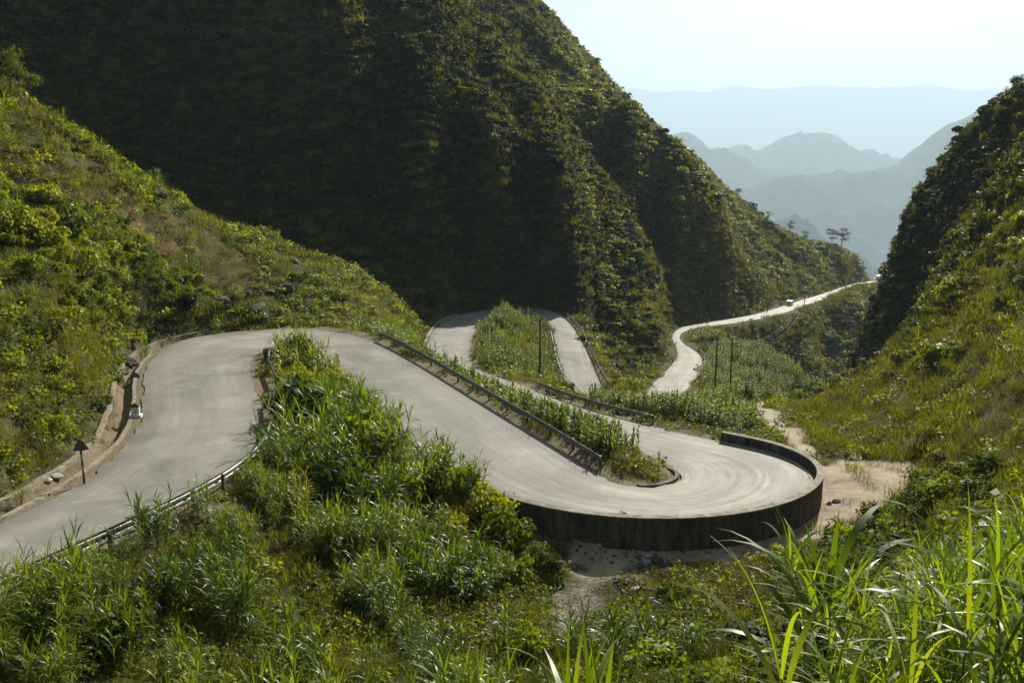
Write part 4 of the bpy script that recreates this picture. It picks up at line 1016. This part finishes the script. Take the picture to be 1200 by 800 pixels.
bd *= sstep(.9, 2.2, G['D'])*(G['F'] > 1.6)*(Rf < 165)*(GRAV > .3)
i, j, p = pick(bd, 1.2); s_ = bsz[i,j]*rng.lognormal(0,.33,len(p))*np.where(lefttop[i,j], np.where(PYg[i,j] < 400, 1.25, .6), 1)*np.where(Rf[i,j] > 98*S, 1.35, 1)*np.where(deepd[i,j], 1.15, 1)
kd = np.where(lefttop2[i,j] & (rng.random(len(p)) < .75), 2, rng.integers(0,5,len(p))); s_ *= np.where(ZLOOP[i,j], .7, 1)*np.where(ZGUL[i,j], 1.15, 1); kd = np.where(ZGUL[i,j] & (rng.random(len(p)) < .5), 2, kd); kd = np.where((BIGN[i,j] > .1) & (rng.random(len(p)) < .3), 2, kd)
yaw = rng.uniform(0,6.28,len(p)); zf = rng.uniform(.75,1.3,len(p))
print('shrubs', len(p)); A_, B_ = split_by_size(p, s_, 290)
def shrub_label(q, x, y, st_, g):
    tone = 'bright green' if kd[q] == 2 else 'dark green'; sz = 'big' if s_[q] > 1.0 else ('small' if s_[q] < .5 else 'rounded')
    if g == 'gul': return f'{sz} {tone} leafy shrub in the shaded gully inside the first bend'
    if g == 'left': return f'{sz} {tone} leafy shrub on the steep bank left of the first bend'
    if g == 'leftup': return f'{sz} {tone} shrub higher up the sunlit hillside above the first bend'
    if g == 'right': return f'{sz} {tone} shrub on the grassy slope at the right'
    if g == 'wall': return f'{sz} {tone} shrub beside the start of the parapet wall'
    if g == 'lowR': return f'{sz} {tone} shrub between the concrete flat and the tall foreground grass'
    return f'{sz} {tone} shrub among the weeds at the bottom of the slope'
for q in A_:
    a, b = i[q], j[q]; X_, Y_ = PXg[a,b], PYg[a,b]
    g = 'gul' if ZGUL[a,b] else 'wall' if deepd[a,b] else 'lowR' if lowR[a,b] else 'left' if lefttop[a,b] else 'leftup' if SLOPE_L[a,b] else 'right' if RIGHT[a,b] else 'fore'
    plant('shrub', [('foliage', bushk[kd[q]]), ('stems', stemk[q%3])], tuple(p[q]-np.array([0,0,.08])), yaw[q], (s_[q], s_[q], s_[q]*zf[q]), shrub_label(q, X_, Y_, 0, g), 'shrub', 'leafy shrubs scattered over the slopes, '+g.replace('gul','gully').replace('leftup','upper left').replace('lowR','lower right').replace('fore','bottom'))
scatter('undergrowth', 'smaller and farther shrubs spread over the slopes', bushk, p[B_]-np.array([0,0,.08]), yaw[B_], np.stack([s_[B_], s_[B_], s_[B_]*zf[B_]], 1), kd[B_])

for n_, (x, y, d, s__) in enumerate([(345,425,50.5,1.7),(352,455,46.5,1.2),(345,562,35,1.5),(388,576,34,1.9),(430,582,33,1.8),(400,622,29.8,1.7),(455,612,31.2,1.5),(500,592,33.3,1.4),(545,586,34.6,1.25),(420,530,38,1.5),(462,550,36,1.4),(382,520,40,1.5),(372,480,43.5,1.2),(575,612,32.5,1.2),(600,640,30.5,1.3)]):
    b_ = P(x, y, d); g_ = tz1(b_[0], b_[1]); k_ = (0,2,4,2,1)[n_%5]
    lab = ('bulky light green' if k_ == 2 else 'bulky dark green')+(' bush at the top of the gully beside the bend' if y < 500 else ' bush in front of the left end of the parapet wall' if x > 540 else ' bush deep in the shaded gully between the two upper roads')
    plant('bush', [('foliage', bushk[k_]), ('stems', stemk[n_%3])], (b_[0], b_[1], g_-.1), n_*2.1, (s__*1.25, s__*1.2, s__*1.5), lab, 'bush', 'bulky bushes in the gully and by the wall')
# canes
def cane_pair(seed, *a, **k):
    Lv, St = cane_parts(seed, *a, **k); return np_mesh('leaves', Lv.v, Lv.f, M_CANE), np_mesh('stalks', St.v, St.f, M_STALK)
canek = [cane_pair(71, 13, 1.2, 2.3, .5, 1.15, .06), cane_pair(72, 10, .9, 1.9, .45, 1.05, .055), cane_pair(73, 16, 1.4, 2.7, .65, 1.25, .065), cane_pair(74, 7, .9, 1.8, .35, 1., .05)]
def join_parts(pr, name):
    a, b = pr; va = np.empty(len(a.vertices)*3, np.float32); a.vertices.foreach_get('co', va); vb = np.empty(len(b.vertices)*3, np.float32); b.vertices.foreach_get('co', vb)
    fa = np.empty(len(a.loops), np.int32); a.loops.foreach_get('vertex_index', fa); fb = np.empty(len(b.loops), np.int32); b.loops.foreach_get('vertex_index', fb)
    F = np.concatenate([fa, fb+len(a.vertices)]).reshape(-1,4); V_ = np.concatenate([va, vb]).reshape(-1,3)
    return np_mesh(name, V_, F, None, np.r_[np.zeros(len(fa)//4), np.ones(len(fb)//4)], [a.materials[0], b.materials[0]])
mound = cane_pair(75, 46, .7, 1.9, 1.0, 1.05, .08, 9, 5, .9, .5); mound2 = cane_pair(76, 38, .8, 2.1, .85, 1.15, .085, 9, 5, .95, .42)
canek += [mound, mound2]
canej = [join_parts(c_, 'cane') for c_ in canek]
cd = np.zeros_like(Rf)
cd = np.where(ZGUL & ~((G['ST'] < 12.8) & (G['D'] < 3.6) & (PYg < 560)), np.where(MEDN+FINN*.6 > 0, .2, .04), cd); GUL2 = in_poly(PXg, PYg, [(300,560),(330,540),(560,575),(585,640),(500,610),(440,600),(330,600)]) & (G['D'] > .8); cd = np.where(GUL2, .3, cd)
cd = np.where(FORE & (PXg < 820), np.where(PXg > 600, .10, np.where(FINN+MEDN*.8 > .02, .42, .07)), cd)
cd = np.where(FORE & (G['S'] > 0) & (G['ST'] < 6.2) & (G['D'] < 2.8) & (G['D'] > .9), 1.3, cd)
cd = np.where(GUL2 & FORE, .12, cd); cd = np.where(ZISL, .04, cd); cd = np.where(ZLOOP, .12, cd)
cd = np.where(lefttop2, .06, cd); cd = np.where(SLOPE_L & ~lefttop2, .012, cd); cd = np.where(RIGHT, .004, cd)
hill = in_poly(PXg, PYg, [(380,385),(470,400),(500,440),(470,425),(420,395)]); cd = np.where(hill & (G['S'] < 0) & (G['D'] > 1.2), .5, cd)
cd *= sstep(.5, 1.2, G['D'])*(G['F'] > 1.6)*(GRAV > .9)*(Rf > 16)*(Rf < 160)*(~((PXg > 610) & (PYg < 725)))
i, j, p = pick(cd, 2.); csz = np.where(ZLOOP[i,j], .75, 1.)*np.where(ZGUL[i,j] | GUL2[i,j], np.where((PXg[i,j] < 490) & (PYg[i,j] > 540), np.where(PXg[i,j] < 350, .7, 1.05), np.where((PXg[i,j] < 385) & (PYg[i,j] < 455), .8, .55)), np.where(FORE[i,j], .8, .8))*rng.uniform(.65,1.2,len(p)); csz *= np.where(FORE[i,j] & (G['D'][i,j] < 2.6) & (PXg[i,j] < 310), rng.uniform(.45,.95,len(p)), 1)
kd = rng.integers(0,4,len(p)); kd = np.where(ZGUL[i,j] & (rng.random(len(p)) < .5), 2, kd); yaw = rng.uniform(0,6.28,len(p))
print('canes', len(p)); A_, B_ = split_by_size(p, csz*2.2, 290)
for q in A_:
    a, b = i[q], j[q]; sz = 'tall dense' if csz[q]*[2.2,1.9,2.6,1.7][kd[q]] > 1.9 else 'short loose'
    if ZGUL[a,b]: t, g = f'{sz} clump of canes in the gully inside the first bend', 'canes in the gully'
    elif ZLOOP[a,b]: t, g = f'{sz} clump of canes on the island inside the upper loop', 'canes on the loop island'
    elif ZISL[a,b]: t, g = f'{sz} clump of canes on the bank between the middle lanes', 'canes between the lanes'
    elif FORE[a,b] and G['D'][a,b] < 2.8: t, g = f'{sz} clump of canes growing up past the near guardrail', 'canes along the near guardrail'
    elif FORE[a,b]: t, g = f'{sz} clump of canes in the weedy foreground slope', 'canes on the foreground slope'
    elif SLOPE_L[a,b]: t, g = f'{sz} clump of canes on the hillside above the first bend', 'canes on the left hillside'
    else: t, g = f'{sz} clump of canes on the open slope', 'canes on open slopes'
    plant('cane_clump', [('leaves', canek[kd[q]][0]), ('stalks', canek[kd[q]][1])], tuple(p[q]), yaw[q], csz[q], t, 'cane clump', g)
scatter('canes', 'smaller cane growth filling in behind the nearest clumps', canej, p[B_], yaw[B_], csz[B_], kd[B_])

for n_, (x, y, d, s__) in enumerate([(352,434,49.5,1.05),(378,452,47,.75),(398,474,44.5,.8),(376,562,34.5,1.3),(416,576,33.5,1.35),(443,562,35,1.1),(368,590,31,1.1),(388,604,31,1.2),(428,476,44,.65),
        (452,504,41,.75),(482,532,38.5,.8),(502,562,36,.85),(541,582,34.8,.75),(512,602,33,.9),(470,592,33,.95),(432,622,29.8,1.05),(568,592,34.2,.6),(402,522,39,1.0),(368,505,42,1.),(350,482,44,.7),(382,436,50,.6),(340,415,52.5,.8),
        (525,680,27,.9),(505,700,25.5,.8),(545,690,26,.7)]):
    b_ = P(x, y, d); g_ = tz1(b_[0], b_[1]); k_ = 4+n_%2
    if d > 28 and n_ % 3 == 1: continue
    if d < 28: t_, gr_ = 'thick tussock of arching canes standing alone below the parapet wall start', 'cane tussocks below the wall'
    elif y < 480: t_, gr_ = ('big' if s__ > .9 else 'smaller')+' rounded cane tussock at the top of the gully near the bend', 'cane tussocks at the gully top'
    elif x > 440: t_, gr_ = 'rounded cane tussock beside the near edge of the middle road', 'cane tussocks beside the middle road'
    else: t_, gr_ = 'large dark rounded cane tussock filling the shaded gully', 'cane tussocks in the gully'
    plant('cane_tussock', [('leaves', canek[k_][0]), ('stalks', canek[k_][1])], (b_[0], b_[1], g_), n_*1.3, (s__*1.15, s__*1.15, s__*1.15), t_, 'cane clump', gr_)

# maize
def maize_pair(seed, h, per=13, Lf=.9, wf=.12):
    r = random.Random(seed); Lv = Leaves(); St = Leaves(); St.stalk((0,0,-.15),(0,0,h),.02,.01); az = r.uniform(0,6)
    for k in range(per):
        t = .08+.9*k/per; az += math.pi+r.uniform(-.7,.7); Lv.blade((0,0,h*t), az, Lf*r.uniform(.75,1.1)*(1-.35*t), wf*r.uniform(.8,1.2), 1.1*r.uniform(.8,1.1), r.uniform(1.2,2.3), 5, .12, r.uniform(-.6,.6))
    for k in range(3): Lv.blade((0,0,h), r.uniform(0,6.28), .4, .05, 1.45, .3, 3)
    return np_mesh('leaves', Lv.v, Lv.f, M_MAIZE), np_mesh('stalks', St.v, St.f, M_STALK)
mzk = [maize_pair(81,1.6), maize_pair(82,1.35,10), maize_pair(83,1.8,12), maize_pair(84,1.1,8)]; mzj = [join_parts(c_, 'maize') for c_ in mzk]
md = np.zeros_like(Rf); md = np.where(ZISL & (G['D'] > .9), 6., md); md = np.where(ZISL & (G['ST'] > 20.3) & (G['ST'] < 29.5), .12, md); md = np.where(ZBED, 6.5, md); md = np.where(ZFLD, 3.4, md); md = np.where(ZLOOP, 2.4, md)
gedge = ZGUL & (G['ST'] > 13) & (G['D'] < 3.4) & (G['D'] > .5); md = np.where(gedge, 1.6, md)
hill2 = (G['S'] < 0) & (G['ST'] > 13.5) & (G['ST'] < 17) & (G['D'] > 1.5) & (G['D'] < 6); md = np.where(hill2, .8, md)
md *= np.where(MEDN > -.4, 1, .45)*np.where(ZISL & (G['ST'] < 21.5) & (G['D'] < 2.1), 0, 1)
i, j, p = pick(md, 1.6); kd = rng.integers(0,4,len(p)); msz = rng.uniform(.8,1.2,len(p))*np.where(ZFLD[i,j], rng.uniform(.55,1.15,len(p)), 1.)*np.where(ZBED[i,j], .95, 1)*np.where(ZLOOP[i,j], .85, 1)
yaw = rng.uniform(0,6.28,len(p)); print('maize', len(p)); A_, B_ = split_by_size(p, msz*1.5, 290)
for q in A_:
    a, b = i[q], j[q]
    if gedge[a,b]: t, g = 'broad leaved maize plant along the near edge of the middle road', 'maize along the near edge of the middle road'
    elif ZISL[a,b]: t, g = 'broad leaved maize plant behind the long guardrail of the middle road', 'maize between the middle lanes'
    elif ZBED[a,b]: t, g = 'dark maize plant in the bed behind the lower hairpin', 'maize in the bed behind the hairpin'
    elif ZLOOP[a,b]: t, g = 'maize plant on the island inside the upper loop', 'maize on the loop island'
    else: t, g = 'maize plant on the verge beyond the middle road', 'maize beyond the middle road'
    plant('maize_plant', [('leaves', mzk[kd[q]][0]), ('stalk', mzk[kd[q]][1])], tuple(p[q]), yaw[q], msz[q], t, 'maize plant', g)
scatter('maize', 'closely planted maize in the beds and field', mzj, p[B_], yaw[B_], msz[B_], kd[B_])

# tall grass close to the camera, lower right
def tall_pair(seed, n, h0, h1, LL=1.2, WW=.038):
    Lv, St = cane_parts(seed, n, h0, h1, .22, LL, WW, 10, 9, 1.2, .12); return np_mesh('leaves', Lv.v, Lv.f, M_TALL), np_mesh('stalks', St.v, St.f, M_STALK)
M_TALL = leaf_mat('tall_grass_leaf', [(.1,(.055,.10,.010)),(.5,(.10,.16,.015)),(.8,(.16,.195,.025)),(.96,(.28,.22,.09))], (2.3,2.05,.28), .55, .42, .35)
tallk = [tall_pair(91, 4, 1.0, 1.7), tall_pair(92, 3, .8, 1.4), tall_pair(93, 5, 1.1, 1.9), tall_pair(94, 2, 1.2, 1.8)]
random.seed(5); tl = []
for q in range(135):
    px = random.uniform(985, 1370); d = 2.5+random.random()**1.3*12
    if px < 980 and d > 9: continue
    if px < 900 and d > 6: continue
    tl.append((px, d))
tl += [(697,3.1),(716,3.3),(775,4.6),(835,4.9),(905,5.2),(940,5.8),(972,6.3),(968,6.6),(980,6.5),(1010,5.)]
arr = np.array([[P(px, 690, d/S)[0], d] for px, d in tl]); tz = terrain_z(arr[:,0], arr[:,1])
n_t = 0
for (x, y), z, (px, d) in zip(arr, tz, tl):
    top = z+1.9; dep = -top/ y if y > 0 else 9
    s = random.uniform(.75,1.15)
    # keep tops of the nearest plants inside the lower right corner of the view
    lim = .66 if px < 960 else (.60 if px < 1010 else .50 if px < 1080 else .44 if px < 1180 else .38)
    if 960 < px < 985 and 6 < d < 7.5: lim = .45
    if px < 730: lim = .575
    s = min(s, (-lim*y-z)/2.55*random.uniform(.8,1.08)) if not 960 < px < 985 else min(1.4, (-lim*y-z)/2.3)
    if s < .3: continue
    where = 'close to the lens at the bottom centre' if px < 860 else ('at the lower right, within reach' if d < 8 else 'at the lower right, a little way down the slope')
    k = n_t % 4; n_t += 1
    plant('tall_grass', [('leaves', tallk[k][0]), ('stalks', tallk[k][1])], (x, y, z), random.uniform(0,6.28), s, 'bright tall grass with arching blades '+where, 'tall grass', 'tall grass in the foreground, '+('bottom centre' if px < 860 else 'near right' if d < 8 else 'farther right'))['kind'] = 'thing'
# the tall plant standing clear at the lower right and the broad blades right under the lens
for px, py, d, H_, LL, WW, n_, lab in ((974, 640, 6.2, 2.1, 1.3, .08, 19, 'tallest bright grass plant standing clear in front of the weeds below the hairpin'), (706, 742, 2.0, 1.0, .75, .042, 6, 'few broad upright grass blades right under the lens at the bottom edge')):
    t0 = P(px, py, d/S); g_ = tz1(t0[0], t0[1]); Lv = Leaves(); St = Leaves(); hh = t0[2]-g_; r = random.Random(n_); az = .4
    St.stalk((0,0,-.1), (0,0,hh-.35), .02, .012)
    for k in range(n_):
        az += 2.4 if n_ > 8 else 2.9; tt = k/(n_-1); bz = hh-LL*1.05+LL*.35*tt if n_ > 8 else hh-LL*r.uniform(.85,1.05)
        Lv.blade((0 if n_ > 8 else r.uniform(-.03,.05),0,bz), az, LL*r.uniform(.8,1.1) if n_ > 8 else LL, WW, (1.0+.45*tt) if n_ > 8 else 1.52, r.uniform(.9,1.8)*(1.15-.8*tt) if n_ > 8 else .12, 10, .12, r.uniform(-.4,.4))
    for k in range(8):
        az += 2.2; Lv.blade((0,0,hh*.25+hh*.4*k/8), az, LL, WW*.9, 1.0, r.uniform(1.2,2.2), 8, .12, .3)
    plant('grass_plant', [('leaves', np_mesh('leaves', Lv.v, Lv.f, M_TALL)), ('stalk', np_mesh('stalk', St.v, St.f, M_STALK))], (t0[0], t0[1], g_), 0., 1., lab, 'tall grass', None)['kind'] = 'thing'
print('tall', n_t)

# a few small trees on far skyline and on the right hill
def tree(px, py, d, h, label, group, lean=0., seed=0):
    b_ = P(px, py, d); g = tz1(b_[0], b_[1]); r = random.Random(seed)
    k = MB(); k.tube([(0,0,-.5),(lean*.3,0,h*.35),(lean*.6,.1,h*.7),(lean,0,h)], [h*.022,h*.018,h*.012,h*.004], 7)
    Lf = []; tips = []
    for q in range(9):
        a = r.uniform(0,6.28); t = r.uniform(.45,.98); L_ = h*r.uniform(.18,.36)*(1.2-t*.5); s0 = Vector((lean*t, 0, h*t)); e = s0+Vector((math.cos(a)*L_, math.sin(a)*L_, L_*r.uniform(.1,.6)))
        k.tube([s0, s0.lerp(e,.5)+Vector((0,0,L_*.08)), e], [h*.008,h*.005,h*.002], 5); tips.append(e); tips.append(s0.lerp(e,.6))
    root = empty('tree', (b_[0], b_[1], g)); tag(root, label, 'tree', group); k.build('trunk', M_BARK, root)
    rg = np.random.default_rng(seed); V_ = []
    for e in tips:
        n = 46; d_ = rg.normal(size=(n,3))*np.array([.09,.09,.045])*h; p_ = np.array(e)+d_; nn = rg.normal(size=(n,3))+np.array([0,0,1.]); nn /= np.linalg.norm(nn,axis=1)[:,None]
        t_ = np.cross(nn, rg.normal(size=(n,3))); t_ /= np.linalg.norm(t_,axis=1)[:,None]; bb = np.cross(nn,t_); s = h*.028*rg.uniform(.6,1.3,n)[:,None]
        V_.append(np.stack([p_-t_*s, p_+bb*s*.6, p_+t_*s, p_-bb*s*.6], 1).reshape(-1,3))
    V_ = np.concatenate(V_); o = bpy.data.objects.new('crown', np_mesh('crown', V_, np.arange(len(V_)).reshape(-1,4), M_BUSH)); COL.objects.link(o); o.parent = root
tree(984, 303, 412, 13, 'taller flat topped tree standing on the far ridge line against the haze', None, 1.5, 1)
tree(974, 299, 414, 10, 'slimmer tree just left of the flat topped one on the far ridge', None, -.5, 2)
for n_, (x, y, d, h) in enumerate([(1133,172,127,4.2),(1187,124,123,3.4),(1046,262,132,4.),(1040,290,132,3.2),(1098,207,130,3.),(1062,240,131,3.)]):
    tree(x, y, d, h, 'small windblown tree on the dark crest of the right hand hill', 'small trees on the right crest', .5, 10+n_)
for n_, (x, y, d, h) in enumerate([(900,262,430,7),(925,275,425,8),(942,282,420,7),(865,226,438,7),(905,300,330,8),(930,310,340,7),(955,318,345,7),(885,285,330,8)]):
    tree(x, y, d, h, 'dark narrow tree on the upper slope of the far spur', 'trees dotted on the far spur', .2, 30+n_)
tree(12, 120, 60.5, 3.6, 'bushy tree on the left skyline where light meets shade', None, .6, 50); tree(34, 128, 61, 3.0, 'lower bushy tree beside the one on the left skyline', None, .4, 51)
tree(1058, 622, 30, 2.2, 'young thin tree at the edge of the concrete flat', None, .1, 52)
